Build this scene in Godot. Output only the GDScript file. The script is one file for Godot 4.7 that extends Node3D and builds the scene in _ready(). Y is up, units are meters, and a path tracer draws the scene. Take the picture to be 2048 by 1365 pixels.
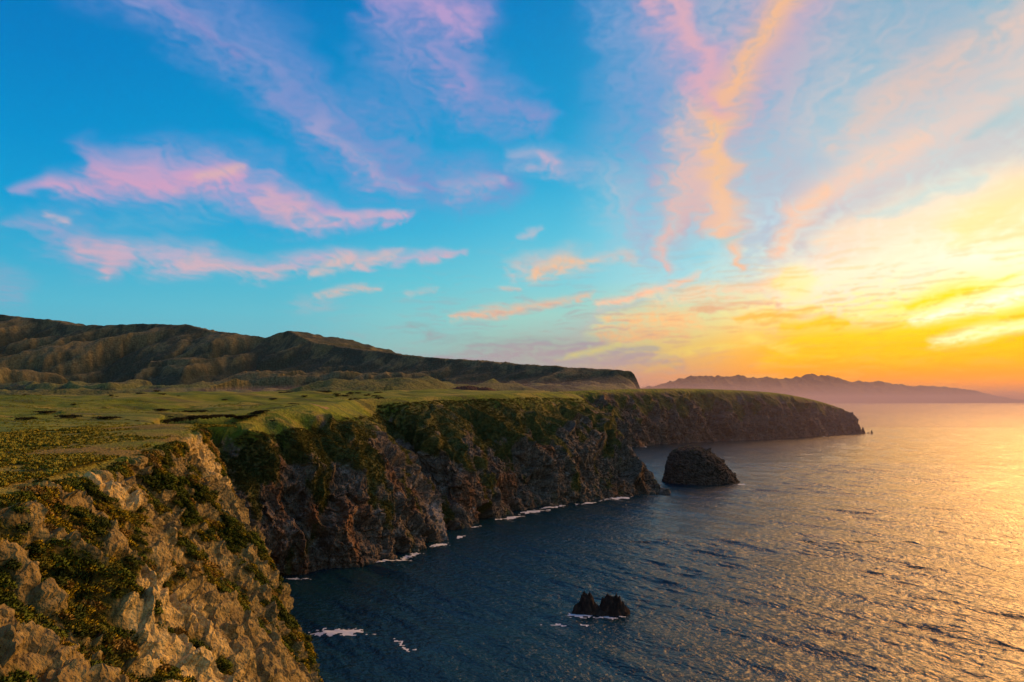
extends Node3D

# ---------------------------------------------------------------- data
# cirrus over the channel: path of azimuth, height, half width in degrees; colour; cover
const CIRRUS := [
	[[-28.78, 28.34, 1.94, -24.84, 27.23, 2.37, -21.03, 25.51, 2.15, -17.83, 23.10, 2.37, -14.57, 21.22, 2.80, -11.24, 19.56, 2.80, -7.44, 18.00, 2.15, -4.04, 17.90, 1.94, -0.60, 17.94, 1.51], 125, 150, 206, 0.828],
	[[-23.44, 29.13, 2.37, -20.32, 27.33, 2.37, -17.50, 25.29, 1.94], 95, 142, 206, 0.575],
	[[-15.40, 21.89, 2.58, -12.15, 23.47, 2.37, -8.78, 22.76, 1.72], 105, 148, 207, 0.575],
	[[-11.90, 31.06, 1.72, -7.19, 31.07, 3.23, -3.69, 30.54, 1.94], 165, 150, 206, 0.828],
	[[-9.73, 28.51, 2.80, -6.27, 27.30, 3.23, -4.09, 25.57, 2.80, -1.04, 23.95, 2.15, 2.64, 23.06, 1.08], 130, 150, 206, 0.782],
	[[0.26, 20.11, 0.78, 2.85, 19.89, 1.21, 5.84, 19.04, 1.29], 160, 175, 210, 0.6325],
	[[8.56, 30.65, 2.58, 11.06, 27.00, 3.45, 11.36, 21.47, 3.88, 12.89, 15.55, 3.45], 130, 162, 210, 0.69],
	[[18.87, 28.22, 5.17, 22.17, 23.60, 6.46, 23.44, 18.02, 7.32, 25.05, 13.38, 6.89], 172, 180, 204, 0.828],
	[[27.42, 27.37, 6.03, 31.60, 23.86, 6.46, 35.97, 20.26, 5.60], 172, 184, 202, 0.69],
	[[27.01, 18.60, 6.46, 31.87, 16.76, 6.46, 37.68, 16.65, 5.17], 205, 212, 212, 0.69],
	[[9.20, 17.33, 2.58, 11.22, 13.64, 2.58, 12.81, 11.55, 1.72], 175, 195, 212, 0.575],
	[[-16.19, 21.37, 1.08, -13.72, 19.77, 1.08, -11.23, 18.60, 1.08, -8.91, 17.42, 0.78], 170, 165, 205, 0.69],
	[[-28.09, 28.25, 1.08, -25.20, 27.17, 0.78, -22.93, 25.90, 0.52], 135, 140, 200, 0.575],
	[[-5.31, 17.55, 1.08, -2.75, 17.84, 0.95, -1.03, 18.14, 0.52], 182, 176, 205, 0.575],
	[[-7.18, 30.74, 1.21, -4.13, 30.87, 1.46, -3.46, 29.45, 0.78], 196, 162, 206, 0.69],
	[[-5.83, 26.60, 1.51, -4.08, 24.83, 1.21], 160, 152, 205, 0.575],
	[[2.20, 19.83, 0.71, 4.13, 19.40, 0.71], 205, 175, 200, 0.525],
	[[-36.98, 14.01, 0.26, -35.03, 14.71, 0.78, -32.95, 14.92, 1.03, -31.11, 15.42, 1.29], 175, 162, 206, 0.7474999999999999],
	[[-32.95, 17.93, 0.60, -32.30, 17.20, 1.12, -31.47, 16.31, 1.29], 120, 150, 206, 0.69],
	[[-31.15, 16.36, 1.64, -27.20, 16.71, 2.07, -24.06, 17.13, 1.98, -20.71, 16.47, 2.07, -17.60, 15.22, 1.64, -13.61, 14.71, 0.95, -8.88, 15.19, 0.30], 178, 163, 206, 0.8969999999999999],
	[[-30.03, 12.99, 1.12, -27.40, 13.30, 1.12, -23.95, 14.43, 1.08], 95, 172, 212, 0.5175],
	[[-31.93, 16.06, 0.82, -28.52, 15.95, 1.02, -25.81, 16.40, 0.92, -22.61, 17.57, 0.87], 218, 162, 192, 0.63],
	[[-26.15, 16.35, 0.36, -24.24, 17.11, 0.46, -22.44, 17.85, 0.36], 223, 183, 178, 0.675],
	[[-20.31, 15.94, 0.82, -18.95, 14.91, 1.23, -17.61, 15.41, 0.82], 218, 176, 188, 0.5850000000000001],
	[[-17.57, 14.21, 0.61, -14.01, 14.69, 0.56, -9.30, 15.25, 0.31], 212, 180, 197, 0.5850000000000001],
	[[-35.60, 14.55, 0.46, -33.86, 14.91, 0.46, -31.72, 15.05, 0.46], 208, 165, 197, 0.54],
	[[-37.26, 11.74, 0.39, -35.74, 11.86, 0.95, -33.69, 11.70, 1.55, -32.13, 10.77, 1.81, -31.31, 9.79, 1.12], 150, 166, 206, 0.713],
	[[-32.38, 10.74, 0.95, -31.33, 10.08, 1.12, -31.58, 8.83, 0.39], 212, 176, 191, 0.8049999999999999],
	[[-34.78, 12.85, 0.26, -33.30, 12.79, 0.31], 218, 186, 194, 0.5850000000000001],
	[[-30.57, 10.66, 1.03, -27.29, 10.62, 1.12, -23.09, 10.60, 1.03, -19.76, 10.45, 0.86, -17.10, 11.17, 0.82, -13.55, 11.76, 0.73, -9.45, 11.68, 0.47, -4.00, 12.42, 0.30], 196, 178, 202, 0.782],
	[[-25.58, 10.63, 0.51, -21.62, 10.17, 0.66, -18.61, 10.13, 0.46], 214, 182, 187, 0.558],
	[[-16.61, 10.24, 0.31, -14.81, 11.13, 0.71, -13.54, 11.59, 0.56, -10.28, 11.73, 0.31], 219, 190, 184, 0.63],
	[[-8.20, 11.31, 0.41, -5.27, 12.11, 0.31], 210, 180, 193, 0.45],
	[[-16.17, 8.57, 0.20, -13.89, 9.07, 0.46, -10.74, 9.47, 0.26], 216, 188, 181, 0.7200000000000001],
	[[-17.39, 7.52, 0.82, -14.86, 7.98, 0.61], 190, 180, 190, 0.315],
	[[-37.20, 8.13, 1.12, -36.61, 7.18, 1.12], 150, 166, 198, 0.45999999999999996],
	[[-9.00, 8.81, 0.26, -6.50, 9.20, 0.20], 215, 190, 185, 0.45],
	[[23.56, 30.07, 3.23, 21.18, 27.54, 3.23, 18.73, 24.07, 3.23, 17.47, 21.68, 2.58], 200, 172, 196, 0.828],
	[[13.26, 31.25, 2.37, 14.83, 28.05, 2.15, 16.35, 24.35, 2.15], 190, 165, 200, 0.7474999999999999],
	[[15.68, 21.86, 2.58, 16.00, 18.82, 3.23, 16.52, 16.08, 3.10], 222, 190, 186, 0.97],
	[[23.19, 30.14, 1.29, 21.79, 28.44, 1.29, 19.97, 26.19, 1.29, 18.33, 23.94, 1.55, 17.17, 22.27, 1.64, 16.86, 21.08, 1.21], 245, 190, 146, 0.97],
	[[13.47, 31.23, 1.29, 14.65, 29.09, 1.03, 15.82, 26.90, 0.86, 16.76, 24.67, 0.95, 17.51, 22.96, 1.03], 220, 174, 188, 0.8624999999999999],
	[[16.87, 21.30, 0.86, 17.24, 19.09, 1.21, 17.64, 16.57, 1.38], 245, 196, 150, 0.9199999999999999],
	[[17.48, 15.23, 1.81, 18.22, 12.44, 0.86, 18.86, 10.55, 0.26], 242, 199, 166, 0.97],
	[[13.95, 17.25, 1.90, 13.36, 14.33, 1.03, 13.08, 10.81, 0.47], 228, 191, 182, 0.8624999999999999],
	[[27.07, 20.01, 1.08, 30.54, 22.11, 1.55, 33.76, 23.19, 1.55, 38.50, 24.83, 1.55], 234, 200, 184, 0.6325],
	[[22.57, 14.39, 1.29, 28.31, 17.16, 1.94, 32.91, 18.95, 2.07, 38.25, 20.80, 2.15], 238, 212, 198, 0.69],
	[[25.13, 15.42, 0.78, 28.33, 17.51, 1.12, 31.32, 18.40, 0.86], 250, 208, 178, 0.45999999999999996],
	[[21.75, 11.79, 0.78, 22.92, 13.97, 1.21, 24.79, 15.64, 0.60], 255, 206, 165, 0.7474999999999999],
	[[23.11, 8.99, 2.37, 28.34, 10.08, 3.23, 33.15, 11.70, 3.01, 37.82, 13.36, 2.58], 255, 240, 208, 0.9429999999999998],
	[[25.01, 12.26, 1.29, 30.11, 13.16, 1.72, 34.75, 13.88, 1.72, 37.89, 14.66, 1.72], 255, 232, 196, 0.69],
	[[34.07, 12.10, 1.29, 37.82, 13.36, 1.90], 255, 232, 165, 0.8624999999999999],
	[[26.79, 13.37, 0.20, 29.82, 13.91, 0.41, 32.70, 14.72, 0.61, 34.80, 14.89, 0.51], 190, 222, 224, 0.5775000000000001],
	[[35.27, 18.14, 0.52, 38.15, 19.10, 1.12], 150, 205, 216, 0.69],
	[[18.78, 13.18, 0.26, 15.63, 12.21, 1.29, 14.82, 11.45, 1.03], 140, 215, 228, 0.6325],
	[[23.45, 18.39, 1.02, 25.61, 18.46, 1.12], 165, 195, 215, 0.42000000000000004],
	[[0.26, 11.09, 0.95, 4.08, 11.56, 1.08, 7.45, 11.74, 0.78, 10.56, 11.39, 0.39], 216, 196, 190, 0.575],
	[[2.17, 10.91, 0.46, 4.50, 11.47, 0.66, 6.82, 11.75, 0.41], 245, 196, 154, 0.7875000000000001],
	[[0.26, 13.48, 0.26, 2.18, 14.05, 0.31], 205, 190, 200, 0.525],
	[[7.20, 7.94, 0.46, 11.14, 8.92, 0.46, 15.26, 9.98, 0.20], 255, 200, 165, 0.7875000000000001],
	[[-5.23, 6.97, 0.26, -1.44, 7.41, 0.46, 2.16, 8.08, 0.46, 6.37, 8.58, 0.20], 238, 186, 154, 0.7875000000000001],
	[[-1.23, 9.25, 0.31, 0.89, 9.51, 0.20], 222, 196, 179, 0.5775000000000001],
	[[6.98, 6.36, 0.61, 11.10, 6.70, 1.02, 15.50, 6.58, 0.92], 255, 196, 130, 0.735],
	[[11.53, 8.25, 0.66, 17.50, 8.83, 0.82, 22.03, 9.13, 0.46], 255, 212, 165, 0.5775000000000001],
	[[15.13, 7.57, 0.26, 18.24, 7.68, 0.36, 21.42, 7.42, 0.20], 232, 178, 140, 0.6825000000000001],
	[[6.55, 5.03, 0.71, 10.67, 5.39, 0.71, 14.29, 5.32, 0.46], 240, 184, 130, 0.6825000000000001],
	[[-9.37, 5.91, 0.41, -3.11, 4.72, 0.46, 3.20, 4.72, 0.46, 11.46, 4.02, 0.41], 150, 168, 172, 0.49500000000000005],
	[[-6.03, 3.37, 0.61, -1.01, 3.97, 0.77, 5.29, 4.04, 1.02, 9.42, 3.51, 0.92, 13.84, 3.04, 0.66], 172, 154, 166, 0.675],
	[[4.45, 3.63, 0.20, 6.74, 4.03, 0.31, 9.23, 4.67, 0.26], 224, 214, 120, 0.735],
	[[11.45, 3.48, 0.26, 15.44, 4.16, 0.36, 19.29, 4.47, 0.31], 238, 218, 110, 0.63],
	[[11.03, 2.50, 0.20, 13.84, 3.04, 0.26], 228, 192, 100, 0.6825000000000001],
	[[21.67, 9.47, 0.71, 23.10, 8.79, 1.12], 255, 238, 110, 0.47250000000000003],
	[[18.20, 6.41, 0.31, 21.57, 6.51, 0.41, 23.93, 6.86, 0.20], 255, 196, 60, 0.735],
	[[22.10, 5.86, 0.46, 24.76, 5.59, 0.51, 26.31, 5.75, 0.20], 255, 206, 0, 0.9450000000000001],
	[[27.85, 6.42, 0.15, 30.77, 6.89, 0.36, 32.80, 7.59, 0.77, 34.44, 7.90, 0.71, 36.30, 8.16, 0.20], 255, 222, 0, 0.9450000000000001],
	[[22.60, 4.60, 0.77, 28.11, 4.77, 0.77, 32.84, 5.18, 0.66, 37.40, 5.77, 0.61], 255, 214, 0, 0.8925],
	[[21.11, 3.47, 0.87, 26.40, 3.56, 0.97, 31.24, 3.54, 1.12, 37.30, 3.97, 1.12], 255, 205, 0, 0.8925],
	[[18.54, 4.88, 0.41, 22.94, 3.97, 0.31], 255, 225, 110, 0.525],
	[[30.72, 5.80, 0.46, 34.38, 6.62, 0.71, 37.48, 7.37, 0.92], 255, 250, 226, 0.8925],
	[[31.42, 4.04, 0.31, 33.69, 4.43, 0.56, 35.71, 4.80, 0.46, 37.36, 4.97, 0.36], 255, 248, 206, 0.8925],
	[[26.51, 6.42, 0.31, 29.81, 6.48, 0.36], 255, 240, 170, 0.63],
	[[39.34, 20.97, 5.17, 43.99, 16.69, 6.46, 47.87, 11.40, 6.46], 215, 205, 200, 0.575],
	[[38.72, 10.60, 2.58, 43.52, 9.25, 3.01, 47.58, 6.90, 2.58], 255, 236, 180, 0.69],
	[[22.49, 31.53, 1.29, 25.60, 33.94, 1.72, 27.96, 37.31, 2.58], 220, 181, 174, 0.69],
	[[12.88, 32.92, 1.72, 11.26, 36.20, 2.58, 7.87, 40.52, 3.45], 190, 160, 195, 0.575],
	[[-6.35, 33.43, 3.01, -7.27, 36.51, 3.88, -8.22, 40.50, 3.88], 160, 150, 205, 0.6325],
	[[-30.88, 29.68, 2.58, -34.17, 31.12, 3.01, -38.69, 32.38, 3.45], 120, 145, 205, 0.6325],
	[[-39.46, 10.81, 1.29, -43.57, 10.77, 1.72, -47.78, 10.57, 1.72], 170, 168, 206, 0.575],
]
# clear sky: colours by azimuth (columns) and height (rows)
const SKY_AZ := [-180.0, -110.0, -70.0, -37.0, -20.0, -8.0, 4.0, 14.0, 22.0, 30.0, 38.0, 50.0, 62.0, 75.0, 95.0, 125.0, 180.0]
const SKY_COL := [4, 3, 0, 0, 1, 2, 3, 4, 5, 6, 7, 7, 6, 5, 4, 4, 4]
const SKY_EL := [0.0, 2.0, 4.5, 7.0, 10.0, 14.0, 18.0, 24.0, 32.0, 55.0, 90.0]
const SKY_RGB := [
	[[125, 150, 178], [140, 155, 172], [160, 158, 170], [186, 154, 162], [222, 150, 120], [255, 160, 30], [255, 160, 0], [255, 160, 0]],
	[[118, 165, 186], [130, 172, 186], [150, 168, 176], [176, 158, 165], [228, 162, 108], [255, 172, 10], [255, 172, 0], [255, 176, 0]],
	[[100, 180, 200], [115, 185, 198], [145, 195, 192], [172, 192, 172], [228, 200, 120], [255, 198, 30], [255, 206, 0], [255, 212, 0]],
	[[85, 184, 210], [100, 190, 208], [130, 203, 207], [162, 212, 200], [216, 222, 172], [255, 232, 140], [255, 238, 130], [255, 242, 150]],
	[[58, 174, 212], [72, 184, 213], [98, 198, 216], [125, 208, 220], [170, 220, 225], [235, 240, 215], [255, 248, 218], [255, 250, 224]],
	[[15, 158, 212], [28, 167, 215], [60, 180, 218], [85, 193, 222], [150, 216, 230], [200, 226, 232], [225, 236, 225], [252, 246, 216]],
	[[0, 145, 208], [0, 155, 213], [22, 164, 216], [48, 174, 218], [108, 193, 222], [158, 205, 222], [176, 214, 222], [200, 224, 224]],
	[[0, 128, 198], [0, 140, 204], [0, 147, 208], [12, 151, 210], [58, 164, 212], [108, 178, 212], [128, 185, 210], [130, 189, 212]],
	[[0, 112, 188], [0, 118, 192], [0, 125, 196], [0, 130, 198], [38, 144, 200], [78, 155, 200], [98, 164, 200], [104, 169, 202]],
	[[0, 92, 170], [0, 95, 172], [0, 98, 174], [0, 102, 176], [14, 110, 178], [30, 116, 178], [40, 120, 178], [44, 122, 178]],
	[[0, 76, 150], [0, 76, 150], [0, 76, 150], [0, 76, 150], [0, 76, 150], [0, 76, 150], [0, 76, 150], [0, 76, 150]],
]
# cliff sections: inland, inland, rim, three points down the face, foot, below the water
const HEADLAND := [
	[-235.7, 66.7, -362.8, -220.7, 68.5, -337.3, -211.7, 68.2, -322.0, -202.3, 56.3, -314.0, -193.2, 40.1, -306.0, -185.9, 18.7, -302.0, -185.4, 0.0, -307.3, -182.8, -9.0, -305.9],
	[-190.7, 68.2, -370.8, -175.7, 70.0, -345.3, -166.7, 69.7, -330.0, -157.3, 56.3, -322.0, -148.2, 40.1, -314.0, -140.9, 18.7, -310.0, -140.4, 0.0, -315.3, -137.8, -9.0, -313.9],
	[-169.3, 70.0, -376.8, -154.3, 71.8, -351.3, -145.3, 71.5, -336.0, -135.8, 58.3, -326.0, -127.1, 39.5, -318.0, -120.6, 17.7, -315.0, -121.3, 0.0, -324.2, -118.6, -9.0, -322.9],
	[-148.1, 72.6, -392.8, -133.1, 74.4, -367.3, -124.1, 74.1, -352.0, -115.2, 61.0, -342.0, -107.0, 37.5, -334.0, -100.3, 14.7, -330.0, -96.6, 0.0, -330.7, -94.2, -9.0, -328.9],
	[-139.3, 76.0, -425.8, -122.8, 77.8, -400.3, -112.9, 77.5, -385.0, -100.1, 64.3, -368.0, -85.4, 40.0, -354.0, -77.5, 16.4, -346.0, -73.4, 0.0, -343.6, -71.4, -9.0, -341.4],
	[-139.7, 74.8, -458.4, -121.7, 76.6, -434.4, -110.9, 76.3, -420.0, -82.6, 56.1, -408.0, -62.7, 33.3, -398.0, -52.3, 14.7, -391.0, -47.5, 0.0, -385.2, -44.8, -9.0, -383.8],
	[-137.9, 77.4, -538.4, -119.9, 79.2, -514.4, -109.1, 78.9, -500.0, -82.2, 53.0, -484.0, -58.8, 29.4, -462.0, -45.6, 11.5, -440.0, -39.4, 0.0, -419.2, -37.4, -9.0, -417.0],
	[-113.8, 79.6, -558.4, -95.8, 81.4, -534.4, -85.0, 81.1, -520.0, -57.3, 62.7, -486.0, -37.8, 37.3, -466.0, -29.2, 16.6, -460.0, -24.9, 0.0, -456.3, -22.9, -9.0, -454.1],
	[-79.5, 81.4, -598.4, -61.5, 83.2, -574.4, -50.7, 82.9, -560.0, -31.4, 64.7, -540.0, -16.5, 36.3, -518.0, -8.0, 14.2, -503.0, -4.3, 0.0, -494.0, -2.5, -9.0, -491.6],
	[-39.1, 83.2, -628.4, -21.1, 85.0, -604.4, -10.3, 84.7, -590.0, 8.3, 64.8, -568.0, 24.8, 39.3, -552.0, 33.1, 16.5, -545.0, 36.6, 0.0, -541.3, 38.7, -9.0, -539.1],
	[0.2, 84.6, -688.4, 18.2, 86.4, -664.4, 29.0, 86.1, -650.0, 57.0, 61.1, -622.0, 81.7, 32.3, -606.0, 94.5, 13.1, -600.0, 100.0, 0.0, -592.4, 102.3, -9.0, -590.6],
	[22.3, 84.0, -723.6, 43.3, 85.8, -702.6, 55.9, 85.5, -690.0, 84.8, 61.3, -662.0, 110.4, 32.4, -640.0, 125.8, 12.8, -626.0, 134.1, 0.0, -611.7, 136.3, -9.0, -609.6],
	[16.3, 84.0, -773.6, 43.3, 85.8, -752.6, 69.9, 85.5, -730.0, 89.8, 61.3, -707.0, 90.4, 32.4, -692.0, 80.8, 12.8, -688.0, 74.1, 0.0, -677.7, 74.3, -9.0, -675.6],
	[-17.7, 84.0, -833.6, 8.3, 85.8, -812.6, 30.9, 85.5, -790.0, 39.8, 61.3, -757.0, 30.4, 32.4, -732.0, 15.8, 12.8, -718.0, 9.1, 0.0, -703.7, 9.3, -9.0, -701.6]
]
const FAR_POINT := [
	[-28.1, 97.2, -1394.9, -0.6, 97.2, -1288.2, 14.4, 95.2, -1230.0, 32.7, 76.2, -1186.8, 51.1, 47.6, -1143.6, 66.4, 17.1, -1107.6, 75.6, 0.0, -1086.0, 77.2, -9.0, -1082.3],
	[45.5, 97.5, -1419.9, 73.0, 97.5, -1313.2, 88.0, 95.5, -1255.0, 105.3, 76.4, -1221.0, 122.6, 47.8, -1187.0, 137.1, 17.2, -1158.6, 145.7, 0.0, -1141.6, 147.5, -9.0, -1138.0],
	[112.8, 100.6, -1444.9, 140.3, 100.6, -1338.2, 155.3, 98.6, -1280.0, 171.0, 78.9, -1257.0, 186.8, 49.3, -1234.0, 199.9, 17.8, -1214.8, 207.8, 0.0, -1203.3, 210.0, -9.0, -1200.0],
	[219.9, 104.6, -1514.9, 247.4, 104.6, -1408.2, 262.4, 102.6, -1350.0, 272.7, 82.1, -1335.5, 283.0, 51.3, -1321.1, 291.5, 18.5, -1309.0, 296.7, 0.0, -1301.8, 299.0, -9.0, -1298.5],
	[363.7, 106.1, -1604.9, 391.2, 106.1, -1498.2, 406.2, 104.1, -1440.0, 407.8, 83.3, -1422.8, 409.4, 52.1, -1405.6, 410.8, 18.7, -1391.3, 411.6, 0.0, -1382.7, 412.0, -9.0, -1378.7],
	[549.2, 99.9, -1704.9, 576.7, 99.9, -1598.2, 591.7, 97.9, -1540.0, 583.8, 78.3, -1520.3, 575.9, 49.0, -1500.6, 569.3, 17.6, -1484.2, 565.4, 0.0, -1474.4, 563.9, -9.0, -1470.7],
	[674.7, 85.6, -1799.9, 702.2, 85.6, -1693.2, 717.2, 83.6, -1635.0, 714.1, 66.9, -1618.3, 710.9, 41.8, -1601.5, 708.3, 15.0, -1587.6, 706.7, 0.0, -1579.2, 706.0, -9.0, -1575.3],
	[713.2, 68.2, -1861.0, 779.2, 68.2, -1773.0, 815.2, 66.2, -1725.0, 813.4, 53.0, -1706.1, 811.6, 33.1, -1687.2, 810.1, 11.9, -1671.4, 809.1, 0.0, -1662.0, 808.8, -9.0, -1658.0],
	[706.3, 49.0, -1835.0, 805.3, 49.0, -1780.0, 859.3, 47.0, -1750.0, 859.1, 37.6, -1732.7, 858.8, 23.5, -1715.4, 858.6, 8.5, -1701.0, 858.5, 0.0, -1692.4, 858.4, -9.0, -1688.4],
	[706.3, 49.0, -1855.0, 805.3, 49.0, -1820.0, 859.3, 47.0, -1810.0, 851.1, 37.6, -1794.7, 843.8, 23.5, -1781.4, 836.6, 8.5, -1771.0, 830.5, 0.0, -1764.4, 828.4, -9.0, -1763.4],
	[616.3, 49.0, -1885.0, 715.3, 49.0, -1850.0, 749.3, 47.0, -1900.0, 749.1, 37.6, -1892.7, 748.8, 23.5, -1880.4, 748.6, 8.5, -1871.0, 748.5, 0.0, -1867.4, 748.4, -9.0, -1866.4]
]
const RIDGE := [Vector3(-4395, 663, -3900), Vector3(-3345, 592, -3700), Vector3(-2720, 538, -3600), Vector3(-2453, 511, -3600), Vector3(-2287, 476, -3550), Vector3(-2060, 475, -3520), Vector3(-1842, 478, -3500), Vector3(-1637, 465, -3450), Vector3(-1560, 439, -3450), Vector3(-1437, 424, -3400), Vector3(-1236, 396, -3400), Vector3(-1124, 432, -3400), Vector3(-980, 368, -3300), Vector3(-762, 328, -3200), Vector3(-601, 302, -3100), Vector3(-339, 269, -3000), Vector3(-182, 259, -2950), Vector3(-50, 238, -2850), Vector3(150, 218, -2700), Vector3(278, 201, -2600), Vector3(381, 188, -2500)]
const ISLAND := [Vector2(5679, 407), Vector2(6737, 775), Vector2(8058, 1037), Vector2(8588, 1195), Vector2(9251, 1380), Vector2(10042, 1406), Vector2(10568, 1380), Vector2(10860, 1459), Vector2(11226, 1327), Vector2(11622, 1353), Vector2(12021, 1485), Vector2(12412, 1327), Vector2(13070, 1301), Vector2(13625, 1353), Vector2(13990, 1248), Vector2(14651, 1301), Vector2(15182, 1406), Vector2(15765, 1511), Vector2(16369, 1432), Vector2(16763, 1406), Vector2(17544, 1169), Vector2(18333, 1143), Vector2(18856, 1064), Vector2(19308, 1169), Vector2(19775, 1011), Vector2(20431, 959), Vector2(21215, 853), Vector2(22060, 906), Vector2(22791, 801), Vector2(23445, 722), Vector2(24220, 486), Vector2(24862, 224), Vector2(25373, -12), Vector2(26676, -168), Vector2(28776, -168)]
const GROUND := [Vector3(-35, 73.7, -48), Vector3(-40, 73.4, -65), Vector3(-43, 74.1, -80), Vector3(-49, 75.1, -108), Vector3(-62, 76.1, -118), Vector3(-97, 71.8, -130), Vector3(-95, 72.9, -150), Vector3(-83, 72.7, -170), Vector3(-171, 73.5, -230), Vector3(-153, 73.9, -240), Vector3(-132, 72.8, -235), Vector3(-132, 69.7, -290), Vector3(-145, 71.5, -336), Vector3(-124, 75.1, -352), Vector3(-114, 78.3, -388), Vector3(-112, 77.2, -425), Vector3(-103, 79.7, -472), Vector3(-84, 81.9, -515), Vector3(-50, 83.2, -550), Vector3(-10, 85.2, -598), Vector3(29, 86.7, -655), Vector3(56, 86.1, -695), Vector3(-133, 73.5, -330), Vector3(-351, 81.7, -470), Vector3(-306, 82.8, -480), Vector3(-264, 85.5, -500), Vector3(-214, 85.9, -510), Vector3(-173, 86.9, -560), Vector3(-128, 88.4, -640), Vector3(-69, 92.2, -760), Vector3(15, 92.2, -800), Vector3(-300, 79.0, -900), Vector3(0, 82.0, -1050), Vector3(-600, 80.0, -700), Vector3(-900, 84.0, -500), Vector3(-400, 78.0, -150), Vector3(-150, 74.0, -20), Vector3(-150, 75.0, 60), Vector3(-40, 75.0, 30), Vector3(200, 86.0, -1100), Vector3(-800, 82.0, -1100)]
const TRAIL := [Vector2(-131, -386), Vector2(-121, -390), Vector2(-113, -392), Vector2(-110, -402), Vector2(-111, -412)]
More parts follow.
